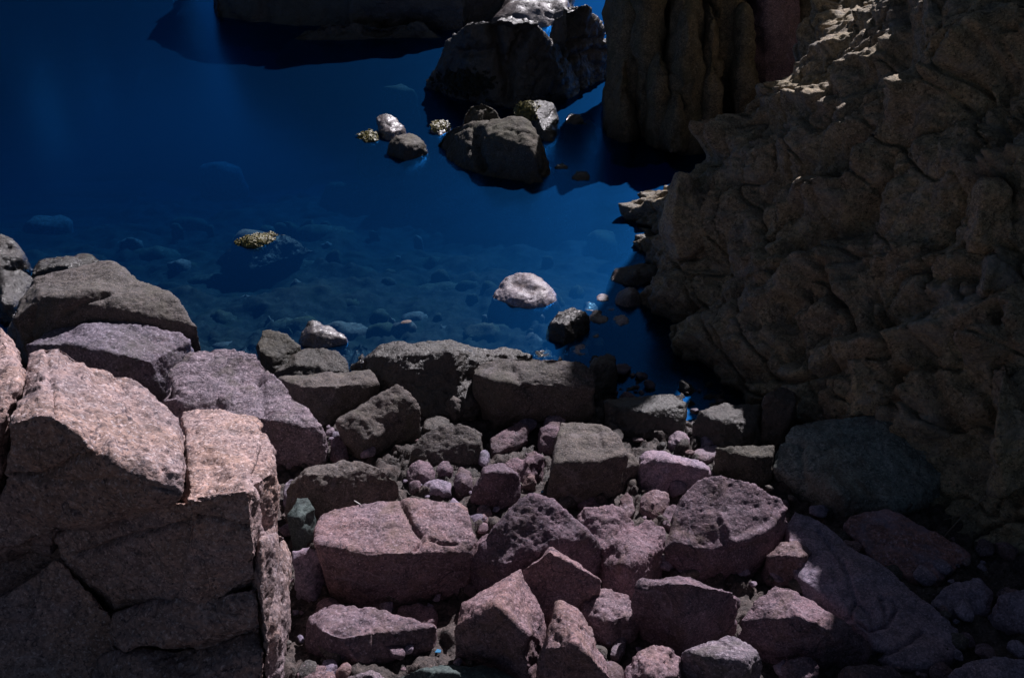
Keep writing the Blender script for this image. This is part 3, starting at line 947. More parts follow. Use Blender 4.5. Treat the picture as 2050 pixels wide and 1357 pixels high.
bl('narrow dark stone leaning against the left side of the squat block', 'mauve',
   [body([(1078, 900), (1092, 905), (1118, 900)], [(1078, 874), (1115, 870)], [(1080, 856, .0), (1100, 842, .03), (1125, 840, .03)])], name='stone', cat='stone')
bl('upright rounded mauve stone left of the squat block, shaded front', 'mauve',
   [body([(940, 1004), (990, 1022), (1042, 1000)], [(940, 994), (968, 945, .02), (1010, 945, .05), (1044, 960)], [(952, 966, -.02), (968, 932, .05), (1003, 928, .06), (1042, 946, .02)])])
bl('two lobed brown stone propped behind the upright mauve stone', 'mauve',
   [body([(1015, 965), (1050, 975), (1075, 968)], [(1014, 940), (1060, 945)], [(1012, 926, .0), (1035, 912, .04), (1055, 920, 0)]),
    body([(1050, 965), (1085, 955)], [(1052, 925), (1088, 925)], [(1052, 908, .02), (1070, 900, .04), (1089, 912, .0)])], name='stone', cat='stone')
bl('broad grey brown boulder with a weathered back, behind the flat boulder', 'grey',
   [body([(572, 1040), (640, 1060), (760, 1050), (798, 1012)], [(575, 990), (605, 950, .05), (637, 985, .06), (700, 1000, .06), (795, 990, .05)],
         [(566, 980, -.05), (578, 963, .0), (605, 942, .08), (637, 928, .14), (719, 921, .18), (765, 939, .12), (800, 963, .02)])], chip=0.05, grain=1.4)
bl('pale lilac lump beside the green stone', 'lilac',
   [body([(566, 1010), (580, 1016), (598, 1008)], [(566, 985), (596, 985)], [(570, 966, .0), (584, 958, .02), (598, 966, 0)])], name='stone', cat='stone')
bl('green stone standing between the outcrop and the flat boulder', 'teal',
   [body([(580, 1095), (600, 1108), (626, 1090)], [(575, 1032), (600, 1035, .02), (630, 1028)], [(577, 1024, .0), (594, 994, .06), (617, 992, .06), (631, 1018, .0)])], name='stone', cat='stone', grain=0.8)
bl('dark shaded stone under the green stone', 'shade',
   [body([(590, 1180), (625, 1195), (660, 1170)], [(585, 1120), (640, 1115)], [(585, 1100, .03), (620, 1095, .05), (650, 1100, .02)])], name='stone', cat='stone')
bl('flat topped rose boulder with a crack across its top, largest of the heap', 'rose',
   [body([(660, 1190), (700, 1206), (800, 1208), (936, 1180)], [(628, 1088, .0), (671, 1107, .0), (726, 1113, .0), (800, 1108, .0), (832, 1104, .02), (866, 1082, .1), (938, 1104, .02), (945, 1112, .02)],
         [(628, 1046, .0), (640, 1030, .01), (671, 1015, .02), (740, 1005, .02), (802, 1003, .02), (854, 996, .05), (916, 1004, .04), (938, 1020, .02), (954, 1076, -.05)])], grain=0.9, chip=0.012, low=0.03, rnd=4,
   strokes=[([(803, 1008), (816, 1030), (826, 1050), (843, 1066), (845, 1080), (832, 1100)], 4, -0.04), ([(840, 1062), (835, 1085)], 12, -0.02), ([(862, 1078), (875, 1081), (890, 1086), (914, 1088)], 3, -0.03), ([(720, 1035), (760, 1040), (800, 1035)], 2.5, -0.012), ([(645, 1135), (760, 1150), (850, 1140), (930, 1150)], 4, -0.01)])
bl('thin rose slab with a jagged sunlit rim, in front of the flat boulder', 'rose',
   [body([(616, 1292), (660, 1315), (720, 1330), (790, 1310), (868, 1288)], [(620, 1262), (645, 1262, .02), (674, 1275, .0), (720, 1290), (755, 1290), (800, 1275), (850, 1268), (878, 1264)],
         [(614, 1240, .03), (638, 1217, .06), (671, 1205, .08), (733, 1210, .08), (777, 1228, .05), (872, 1254, .0)])], chip=0.03,
   strokes=[([(665, 1262), (690, 1268)], 6, -0.03), ([(748, 1262), (750, 1285)], 5, -0.025)])
bl('pyramid shaped mauve boulder behind the pointed one', 'mauve',
   [body([(940, 1175), (1000, 1215), (1100, 1215), (1205, 1165)], [(936, 1122, .0), (1007, 1135, .0), (1030, 1115, .06), (1139, 1118, .12), (1205, 1092, .1)],
         [(958, 1088, .06), (1007, 1046, .16), (1040, 996, .34), (1070, 989, .36), (1099, 1001, .3), (1143, 1039, .14), (1183, 1072, .05)], deep=.8)], grain=1.0, chip=0.03)
bl('pointed rose boulder with two lit facets and a peak at its back', 'rose',
   [body([(914, 1290), (989, 1342), (1055, 1362), (1085, 1330)], [(909, 1275, .0), (950, 1245, .02), (995, 1215, .04), (1048, 1270, .03), (1085, 1268, .05)], [(907, 1256, .02), (927, 1207, .08), (982, 1174, .1), (1044, 1136, .12), (1075, 1190, .0), (1088, 1240, -.06)]),
    body([(1040, 1250), (1110, 1260), (1180, 1240)], [(1046, 1140, .14), (1100, 1102, .18), (1150, 1130, .16), (1198, 1158, .14), (1180, 1196, .06)], [(1060, 1130, .0), (1100, 1097, .04), (1160, 1128, .02), (1204, 1160, -.02)])], chip=0.03,
   strokes=[([(995, 1215), (1048, 1268)], 5, 0.012)])
bl('tall narrow rose stone with a sunlit sloping face at the bottom edge', 'rose',
   [body([(1070, 1380), (1120, 1440), (1235, 1420)], [(1075, 1345, .0), (1086, 1300, .06), (1150, 1290, .12), (1225, 1355, .05)], [(1102, 1228, .06), (1110, 1202, .1), (1135, 1204, .1), (1165, 1222, .06), (1185, 1255, .0), (1213, 1310, -.04)])], chip=0.03, grain=1.3)
bl('round rose stone, lit on top, right of the peak', 'rose',
   [body([(1190, 1270), (1225, 1292), (1268, 1272)], [(1168, 1225), (1180, 1245, .0), (1218, 1240, .04), (1262, 1250), (1286, 1228)], [(1166, 1208, .0), (1179, 1182, .05), (1209, 1173, .07), (1256, 1184, .05), (1289, 1220, .0)])], grain=1.4)
bl('dark pitted boulder with two humps, between the pyramid and the great leaning boulder', 'mauve',
   [body([(1165, 1140), (1210, 1165), (1255, 1140)], [(1160, 1080), (1210, 1100, .04), (1250, 1080)], [(1152, 1036, .04), (1172, 1013, .1), (1209, 1009, .12), (1245, 1020, .08), (1268, 1042, .02)]),
    body([(1210, 1180), (1266, 1195), (1310, 1160)], [(1212, 1135), (1260, 1130, .04), (1310, 1120)], [(1225, 1075, .06), (1262, 1048, .1), (1300, 1038, .1), (1332, 1055, .06), (1330, 1095, .0)])], grain=1.4, chip=0.025)
bl('great mauve boulder leaning on the heap with a shaded hollow in its face', 'mauve',
   [body([(1336, 1138), (1390, 1158), (1490, 1146), (1545, 1115)], [(1327, 1100, .0), (1345, 1085, .02), (1440, 1100, .02), (1466, 1088, .04), (1540, 1050, .1), (1572, 1048, .14)],
         [(1341, 1046, .05), (1358, 999, .16), (1399, 958, .28), (1445, 947, .32), (1486, 960, .28), (1528, 979, .2), (1566, 1003, .1), (1580, 1042, -.02)])], grain=0.8, chip=0.018,
   strokes=[([(1448, 960), (1440, 1025), (1465, 1085)], 6, 0.02), ([(1470, 1088), (1540, 1055), (1568, 1020)], 7, 0.03)])
bl('blocky mauve boulder, dark front, below the great leaning boulder', 'mauve',
   [body([(1294, 1275), (1366, 1305), (1432, 1290), (1474, 1262)], [(1274, 1190), (1340, 1185, .02), (1382, 1168, .04), (1445, 1190, .02), (1477, 1202)], [(1272, 1178, .02), (1283, 1157, .06), (1337, 1149, .07), (1382, 1152, .07), (1424, 1168, .04), (1474, 1184, .0)])])
bl('low rounded mauve boulder, pale on its left, in front of the cracked slab', 'mauve',
   [body([(1498, 1280), (1575, 1330), (1656, 1335), (1743, 1318)], [(1484, 1256, .0), (1540, 1225, .06), (1600, 1235, .08), (1680, 1270, .05), (1745, 1296)], [(1483, 1244, .0), (1515, 1194, .1), (1552, 1169, .16), (1581, 1170, .16), (1619, 1197, .1), (1656, 1218, .07), (1706, 1248, .02)])])
bl('pale squared stone with a flat lit top at the bottom edge', 'lilac',
   [body([(1375, 1370), (1450, 1410), (1530, 1390)], [(1370, 1310), (1420, 1328, .0), (1480, 1322, .0), (1532, 1325)], [(1369, 1304, .0), (1403, 1284, .03), (1465, 1269, .05), (1507, 1284, .03), (1524, 1306, .0)])], chip=0.03)
bl('mottled rose stone beside the pale squared stone', 'rose',
   [body([(1240, 1400), (1310, 1430), (1368, 1400)], [(1240, 1360), (1300, 1350, .05), (1366, 1350)], [(1268, 1315, .03), (1285, 1295, .05), (1310, 1284, .06), (1345, 1293, .05), (1363, 1312, .0)])], grain=1.4)
bl('small sunlit brown boulder tucked under the great leaning boulder', 'rose',
   [body([(1536, 1158), (1594, 1168), (1634, 1140)], [(1533, 1130), (1560, 1110, .04), (1600, 1115, .02), (1638, 1115)], [(1534, 1112, .0), (1565, 1082, .06), (1598, 1081, .06), (1638, 1106, .0)])], chip=0.06, grain=1.4)
bl('long shaded slab with curving cracks, lying behind the low rounded boulder', 'shade',
   [body([(1600, 1180), (1700, 1260), (1790, 1330), (1865, 1340), (1920, 1310)], [(1590, 1150, .05), (1697, 1224, .02), (1755, 1306, .0), (1863, 1328, .0), (1920, 1300)], [(1575, 1050, .04), (1590, 1016, .08), (1640, 1035, .08), (1697, 1082, .08), (1780, 1153, .06), (1872, 1215, .03), (1917, 1262, .0)], deep=2.5)],
   G_S, chip=0.012, grain=0.8, low=0.03, rnd=5, strokes=[([(1640, 1060), (1690, 1130), (1712, 1200), (1700, 1240)], 4, -0.04), ([(1712, 1200), (1745, 1225), (1745, 1255)], 3.5, -0.04), ([(1765, 1195), (1790, 1200), (1800, 1215), (1770, 1250), (1735, 1258), (1715, 1245)], 3.5, -0.04),
                                                           ([(1765, 1200), (1775, 1225), (1768, 1250)], 3.5, -0.04), ([(1755, 1312), (1800, 1300), (1850, 1260)], 4, -0.04)])
bl('massive dark block with a broken left end, against the foot of the cliff', 'block',
   [body([(1550, 960), (1606, 985), (1690, 1035), (1800, 1035), (1895, 985)], [(1546, 938, .0), (1606, 960, .02), (1690, 990, .0), (1800, 1000), (1900, 950)], [(1556, 896, .05), (1581, 860, .12), (1590, 842, .16), (1633, 832, .18), (1786, 831, .18), (1808, 845, .16), (1896, 866, .1), (1905, 892, .06)])], G_S, chip=0.03, grain=1.0, low=0.04,
   strokes=[([(1602, 890), (1606, 968)], 8, -0.05), ([(1560, 880), (1650, 895), (1780, 870)], 6, -0.03)])
bl('reddish tilted boulder in the shade below the massive dark block', 'rust',
   [body([(1720, 1076), (1755, 1125), (1850, 1168), (1890, 1160), (1935, 1125)], [(1684, 1048), (1730, 1075, .0), (1790, 1120), (1880, 1140), (1936, 1118)], [(1702, 1028, .06), (1776, 1011, .14), (1822, 1031, .12), (1880, 1070, .05), (1938, 1112, .0)])], G_S, chip=0.03)
bl('dark angular stone in the shade below the reddish boulder', 'shade',
   [body([(1870, 1215), (1905, 1230), (1985, 1222)], [(1868, 1200), (1975, 1195)], [(1884, 1178, .03), (1963, 1156, .05), (1988, 1180, .0)])], G_S)
bl('dark boulder with glints at one corner, right of the squat block', 'shade',
   [body([(1280, 965), (1310, 985), (1395, 978), (1420, 950)], [(1280, 925), (1345, 925, .05), (1415, 942)], [(1279, 914, .0), (1296, 898, .05), (1358, 911, .06), (1399, 920, .03), (1420, 940, 0)])], G_S, chip=0.05)
bl('greenish dark boulder left of the massive dark block', 'olive',
   [body([(1440, 950), (1510, 975), (1545, 965)], [(1434, 915), (1500, 915, .06), (1548, 915)], [(1432, 896, .04), (1490, 887, .06), (1550, 890, .05)])], G_S)
bl('small dark stone wedged left of the greenish boulder', 'shade',
   [body([(1386, 915), (1410, 925), (1436, 915)], [(1385, 905), (1434, 903)], [(1392, 898, .01), (1415, 889, .03), (1437, 890, .02)])], G_S, name='stone', cat='stone')
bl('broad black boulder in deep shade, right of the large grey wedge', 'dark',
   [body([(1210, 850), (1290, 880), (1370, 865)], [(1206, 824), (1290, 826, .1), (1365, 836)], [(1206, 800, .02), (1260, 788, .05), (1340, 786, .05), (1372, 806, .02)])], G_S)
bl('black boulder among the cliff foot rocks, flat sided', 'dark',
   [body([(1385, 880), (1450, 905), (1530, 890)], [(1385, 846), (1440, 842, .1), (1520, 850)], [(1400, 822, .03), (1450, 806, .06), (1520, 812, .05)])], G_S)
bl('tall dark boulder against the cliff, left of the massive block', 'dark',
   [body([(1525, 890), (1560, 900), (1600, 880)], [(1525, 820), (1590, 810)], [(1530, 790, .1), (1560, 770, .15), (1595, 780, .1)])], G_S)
bl('black stone at the edge of the pool with a rounded top', 'dark',
   [body([(1180, 790), (1200, 800), (1232, 780)], [(1182, 740), (1230, 735)], [(1190, 715, .05), (1215, 700, .08), (1235, 712, .04)])], G_S, name='stone', cat='stone')
bl('dark low stone in the shade at the right edge', 'shade',
   [body([(1990, 1250), (2060, 1270), (2100, 1240)], [(1990, 1215), (2090, 1205)], [(2000, 1190, .05), (2040, 1175, .06), (2090, 1180, .03)])], G_S, name='stone', cat='stone')
bl('bluish stone in the shade at the lower right corner', 'shade',
   [body([(1900, 1390), (2000, 1420), (2100, 1400)], [(1900, 1350), (2000, 1345, .04), (2090, 1350)], [(1930, 1325, .03), (1990, 1312, .05), (2060, 1320, .03)])], G_S)
bl('mauve boulder cut by the bottom edge, right of the pale squared stone', 'mauve',
   [body([(1660, 1400), (1740, 1430), (1810, 1400)], [(1664, 1355), (1740, 1345, .05), (1806, 1355)], [(1690, 1336, .03), (1740, 1326, .05), (1790, 1336, .02)])])
bl('half hidden dark stone between the pale squared stone and the bottom edge boulder', 'mauve',
   [body([(1560, 1370), (1600, 1390), (1640, 1370)], [(1560, 1335), (1640, 1335)], [(1580, 1318, .03), (1610, 1312, .04), (1634, 1322, .0)])], name='stone', cat='stone')
bl('bluish slab half in shadow at the bottom edge, below the pointed boulder', 'teal',
   [body([(800, 1375), (900, 1400), (1040, 1390)], [(795, 1352), (900, 1346, .03), (1030, 1350)], [(830, 1338, .01), (900, 1330, .02), (990, 1334, .01)])], name='slab', cat='stone slab')
bl('tip of a lit lilac stone at the bottom edge under the thin slab', 'lilac',
   [body([(690, 1385), (740, 1400), (775, 1385)], [(690, 1358), (740, 1350, .02), (772, 1358)], [(715, 1345, .02), (748, 1334, .04), (764, 1345, .0)])], name='stone', cat='stone')
bl('dark low stone at the bottom edge beside the outcrop', 'rose',
   [body([(592, 1375), (630, 1390), (672, 1375)], [(592, 1350), (670, 1350)], [(604, 1334, .02), (634, 1326, .03), (664, 1336, .0)])], name='stone', cat='stone', grain=1.6)
bl('mauve stone lying between the flat boulder and the thin slab', 'mauve',
   [body([(795, 1240), (835, 1256), (875, 1240)], [(795, 1225), (835, 1232), (876, 1225)], [(800, 1212, .02), (835, 1206, .03), (868, 1212, .02)])], name='stone', cat='stone')
bl('bright chip of stone in the gap right of the tall narrow stone', 'lilac',
   [body([(1222, 1310), (1238, 1316), (1252, 1300)], [(1222, 1300), (1252, 1285)], [(1226, 1288, .01), (1240, 1274, .03), (1252, 1272, .02)])], name='stone', cat='stone')
bl('small sunlit stone with a pointed top behind the dark pitted boulder', 'rose',
   [body([(1238, 1028), (1255, 1036), (1272, 1024)], [(1238, 1012), (1272, 1008)], [(1242, 998, .01), (1256, 986, .04), (1268, 996, .0)])], name='stone', cat='stone')
bl('sunlit rounded stone beside the great leaning boulder, near a twig', 'rose',
   [body([(1285, 1030), (1310, 1042), (1340, 1028)], [(1284, 1006), (1310, 1010), (1340, 1002)], [(1286, 992, .02), (1312, 978, .05), (1338, 986, .02)])], name='stone', cat='stone')
bl('small dull stone below the sunlit rounded one', 'mauve',
   [body([(1325, 1050), (1345, 1056), (1362, 1046)], [(1325, 1032), (1360, 1030)], [(1330, 1018, .01), (1345, 1008, .03), (1358, 1014, .0)])], name='stone', cat='stone')
for x, y, w, h, mt, lb in [(842, 944, 58, 48, 'mauve', 'rounded mauve stone in the dark gap behind the flat boulder'), (890, 936, 34, 32, 'mauve', 'small dim stone right of the rounded mauve one'),
                           (926, 960, 40, 54, 'mauve', 'upright dim stone left of the upright rounded mauve stone'), (875, 974, 62, 34, 'shade', 'smooth pale violet pebble on its side in the gap'),
                           (968, 1030, 34, 44, 'rose', 'small knobbly stone between the flat boulder and the pyramid'), (980, 1085, 60, 40, 'mauve', 'low lobe of mauve stone against the pyramid'),
                           (1180, 1002, 50, 26, 'mauve', 'dim flat stone at the foot of the squat block'), (600, 905, 70, 50, 'shade', 'dim stone under the tapering lilac boulder'),
                           (770, 1210, 50, 26, 'rose', 'reddish pebble wedged under the flat boulder'), (1420, 880, 40, 36, 'shade', 'black stone in shade behind the glinting boulder'),
                           (1360, 880, 46, 34, 'shade', 'black stone in shade behind the squat block')]:
    bl(lb, mt, [body([(x - w * .42, y + h * .42), (x, y + h * .52), (x + w * .45, y + h * .4)], [(x - w * .5, y + h * .05), (x, y + h * .1, .02), (x + w * .5, y)],
                     [(x - w * .4, y - h * .25, .0), (x - w * .1, y - h * .5, .02), (x + w * .3, y - h * .42, .01), (x + w * .48, y - h * .15, .0)])], 'stones in the gaps of the heap', name='stone', cat='stone', chip=0.05)

# ================================================================== ROCKS IN THE WATER
def wr(label, mat, hulls, name='rock', cat='rock', group=G_W, **k):
    stone(name, label, cat, mat, hulls, group, **k)


wr('biggest sea rock, brown and fissured, lit along its right edge', 'dark',
   [body([(884, 172), (937, 184), (1018, 198), (1105, 186), (1127, 172)], [(886, 125, .1), (940, 95, .3), (995, 100, .3), (1020, 110, .3), (1100, 110, .3), (1127, 140, .1)],
         [(893, 77, .35), (930, 50, .8), (945, 36, .9), (989, 40, .9), (1015, 27, 1.0), (1037, 46, .8), (1081, 36, .9), (1103, 72, .5), (1127, 114, .1)], water=True, deep=.8)], chip=0.045, low=0.02, crack=0.05, grain=3, px=3,
   strokes=[([(990, 60), (1000, 110), (1010, 150)], 10, -0.22), ([(1060, 60), (1030, 100), (1015, 190)], 8, -0.15), ([(920, 110), (980, 105)], 8, -0.12)])
wr('dark layered sea rock with bright wet right edge, beside the cliff', 'dark',
   [body([(1130, 150), (1165, 160), (1216, 134)], [(1130, 110, .2), (1165, 100, .3), (1219, 118, .1)], [(1100, 40, .9), (1129, 12, 1.3), (1177, 6, 1.3), (1206, 58, .7), (1225, 96, .2)], water=True, deep=1.2)], chip=0.08, low=0.06, crack=0.06, grain=3,
   strokes=[([(1140, 90), (1215, 75)], 5, -0.12), ([(1140, 120), (1210, 100)], 4, -0.1)])
wr('jagged black sea rock with pale wet faces at the top edge', 'slick',
   [body([(1010, 60), (1060, 62), (1130, 50)], [(1010, 20, .3), (1130, 20, .3)], [(1030, -60, .5), (1080, -80, .6), (1140, -40, .3)], water=True, zw=0.0)], chip=0.10, grain=3, crack=0.06, px=4.5)
def under(pts, depth=0.8):
    """carry the foot of a rock down below the water"""
    return pts + [(x, y, -depth) for x, y, z in pts if z < 0.9]


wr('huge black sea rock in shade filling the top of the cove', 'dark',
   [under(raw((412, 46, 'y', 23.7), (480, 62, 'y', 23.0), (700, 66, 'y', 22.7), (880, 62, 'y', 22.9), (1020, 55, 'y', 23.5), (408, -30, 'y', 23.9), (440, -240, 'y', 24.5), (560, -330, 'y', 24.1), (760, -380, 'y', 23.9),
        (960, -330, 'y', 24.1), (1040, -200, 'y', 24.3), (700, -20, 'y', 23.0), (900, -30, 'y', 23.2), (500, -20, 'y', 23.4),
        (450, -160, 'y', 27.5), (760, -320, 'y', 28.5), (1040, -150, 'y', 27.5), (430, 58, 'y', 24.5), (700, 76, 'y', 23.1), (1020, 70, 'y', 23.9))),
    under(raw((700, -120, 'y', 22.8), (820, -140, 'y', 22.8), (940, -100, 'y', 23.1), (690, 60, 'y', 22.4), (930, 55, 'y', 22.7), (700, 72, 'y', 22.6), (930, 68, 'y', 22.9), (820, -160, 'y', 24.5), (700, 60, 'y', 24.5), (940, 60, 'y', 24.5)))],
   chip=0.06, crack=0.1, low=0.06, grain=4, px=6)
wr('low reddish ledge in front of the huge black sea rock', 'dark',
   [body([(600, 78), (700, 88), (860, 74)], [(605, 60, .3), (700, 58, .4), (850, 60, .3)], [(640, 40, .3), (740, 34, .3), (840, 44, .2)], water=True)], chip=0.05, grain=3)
wr('twin brown sea rock with a tower at its back, casting a black reflection', 'olive',
   [body([(885, 290), (905, 325), (963, 350), (1030, 366), (1085, 364), (1102, 345)], [(886, 270, .05), (950, 300, .15), (1000, 275, .3), (1066, 300, .15), (1098, 335, .05)], [(890, 256, .0), (923, 243, .15), (963, 250, .15), (993, 240, .3), (1037, 243, .3), (1060, 275, .1)], water=True),
    body([(916, 282), (960, 290), (1004, 276)], [(922, 226, .1), (960, 228, .15), (998, 224, .1)], [(934, 210, .1), (945, 203, .15), (967, 199, .18), (985, 206, .12), (994, 220, .0)], water=True)], chip=0.04, grain=2, crack=0.03,
   strokes=[([(955, 262), (950, 300), (965, 335)], 9, -0.14)])
wr('round dark sea rock with yellow weed on its left shoulder', 'dark',
   [body([(1030, 252), (1062, 274), (1107, 284), (1116, 255)], [(1030, 236, .1), (1075, 232, .2), (1116, 238)], [(1034, 214, .1), (1050, 204, .2), (1074, 199, .25), (1107, 209, .15), (1118, 230, .0)], water=True)], chip=0.025, grain=1.4)
wr('pale streaked sea rock in open water, left of the twin rock', 'slick',
   [body([(757, 280), (785, 286), (812, 272)], [(757, 262), (785, 262, .1), (812, 264)], [(755, 230, .15), (771, 222, .2), (794, 236, .1), (811, 256, .0)], water=True)], chip=0.06, grain=2)
wr('low round brown sea rock in front of the pale streaked one', 'olive',
   [body([(774, 310), (808, 324), (852, 308)], [(772, 296), (810, 290, .1), (852, 296)], [(775, 286, .03), (790, 269, .12), (823, 266, .12), (848, 286, .02)], water=True)], chip=0.03, grain=2)
wr('small flat weedy sea rock touching the pale streaked one', 'olive',
   [body([(716, 276), (735, 284), (758, 280)], [(718, 270), (757, 270)], [(724, 264, .01), (740, 261, .02), (756, 264, .0)], water=True)], chip=0.03, grain=2)
wr('small pale topped sea rock left of the twin rock', 'slick',
   [body([(864, 264), (880, 273), (900, 264)], [(864, 252), (900, 252)], [(867, 244, .02), (880, 239, .05), (898, 244, .0)], water=True)], chip=0.05, grain=2)
for x, y, w, h, lb in [(1126, 331, 32, 20, 'small black rock in the bright channel, upper of two'), (1162, 352, 36, 28, 'small black rock in the bright channel nearer the cliff, lower of two'),
                       (1148, 240, 36, 22, 'small dark rock awash in the channel, behind the two black ones'), (1180, 246, 24, 16, 'tiny dark rock awash at the cliff end of the channel')]:
    wr(lb, 'dark', [body([(x - w * .45, y + h * .3), (x, y + h * .5), (x + w * .5, y + h * .3)], [(x - w * .5, y), (x + w * .5, y)], [(x - w * .3, y - h * .4, .0), (x + w * .15, y - h * .45, .01), (x + w * .45, y - h * .15, 0)], water=True)], grain=2, chip=0.04)
wr('flat weed covered rock just breaking the surface, alone in the near water', 'olive',
   [body([(474, 488), (510, 497), (578, 476)], [(476, 484), (520, 480, .05), (578, 472)], [(482, 476, .0), (505, 466, .02), (540, 461, .02), (572, 467, .0)], water=True, flare=1.9, wd=0.22)], chip=0.05, grain=1.6)
wr('pale washed stone lying in the shallows, half wet', 'pale',
   [body([(984, 600), (1020, 616), (1060, 617), (1110, 602)], [(984, 592), (1030, 596, .05), (1075, 600, .02), (1111, 592)], [(985, 584, .0), (1000, 565, .06), (1032, 551, .1), (1060, 550, .1), (1085, 560, .08), (1108, 576, .02)], water=True)], chip=0.04, grain=1.0)
wr('long dark flat stone in the water against the cliff', 'dark',
   [body([(1224, 562), (1260, 570), (1322, 566)], [(1222, 552), (1270, 550, .05), (1325, 548)], [(1228, 538, .02), (1250, 528, .06), (1282, 525, .06), (1326, 534, .03)], water=True)], chip=0.025)
wr('small wedge stone with a bright edge, below the long dark flat stone', 'slick',
   [body([(1232, 608), (1255, 614), (1282, 610)], [(1232, 598), (1262, 588, .03), (1282, 604)], [(1238, 586, .0), (1258, 577, .03), (1269, 579, .02), (1280, 598, .0)], water=True)], grain=0.8)
wr('black lumpy stone in the shallows, right of the pale washed stone', 'dark',
   [body([(1098, 680), (1130, 692), (1174, 664)], [(1097, 660), (1130, 650, .1), (1177, 640)], [(1100, 640, .02), (1118, 620, .08), (1145, 614, .1), (1172, 622, .06)], water=True)], chip=0.05, grain=1.6)
for i, (x, y, w, h, mt, lb) in enumerate([(1184, 613, 34, 22, 'slick', 'glittering wet stone at the top of the small shoal'), (1200, 634, 36, 30, 'slick', 'glittering wet stone at the middle of the small shoal'),
                                          (1207, 596, 24, 18, 'pale', 'pink pebble behind the small shoal'), (1240, 642, 36, 26, 'pale', 'lilac stone awash right of the small shoal'),
                                          (1192, 668, 24, 20, 'slick', 'thin wet stone with a bright edge at the foot of the shoal'), (1174, 684, 22, 20, 'slick', 'thin wet stone beside the black lumpy one'),
                                          (1200, 684, 22, 18, 'slick', 'lowest wet pebble of the small shoal'), (1160, 700, 40, 24, 'pale', 'pale stone awash behind the large grey wedge'),
                                          (1085, 708, 44, 16, 'dark', 'dark flat stone behind the large grey wedge'), (1222, 616, 20, 14, 'pale', 'small pale pebble left of the bright edged wedge'),
                                          (1314, 592, 18, 16, 'slick', 'small wet stone tucked against the cliff at the pool')]):
    wr(lb, mt, [body([(x - w * .45, y + h * .3), (x, y + h * .45), (x + w * .5, y + h * .3)], [(x - w * .5, y), (x + w * .5, y)], [(x - w * .3, y - h * .4, .0), (x + w * .15, y - h * .45, .01), (x + w * .45, y - h * .15, 0)], water=True)],
       name='stone', cat='stone', group='stones in the shallows', grain=1.2, chip=0.06)

# ---- stones wholly under the water
def sunk(x, y, w, h, depth, mt, lb, group='stones under the water'):
    c = at_z(x, y, -depth)
    s = float(np.linalg.norm(c - np.array((0, 0, CAM_Z)))) / FPX
    r = np.random.default_rng(int(x * 3 + y))
    ry = h * s / 0.55
    pts = []
    for k in range(10):
        a = k / 10 * 6.283
        e = r.uniform(.8, 1.05)
        pts.append((c[0] + math.cos(a) * w * s * .5 * e, c[1] + math.sin(a) * ry * .5 * e, c[2] - r.uniform(.0, .06)))
        pts.append((c[0] + math.cos(a) * w * s * .6 * e, c[1] + math.sin(a) * ry * .6 * e, c[2] - .8))
    for k in range(4):
        pts.append((c[0] + r.uniform(-.25, .25) * w * s, c[1] + r.uniform(-.2, .2) * ry, c[2] + r.uniform(.03, .10)))
    stone('sunken_stone', lb, 'stone', mt, [pts], group, rnd=3, low=0.06, chip=0.06, grain=1.6, px=7)


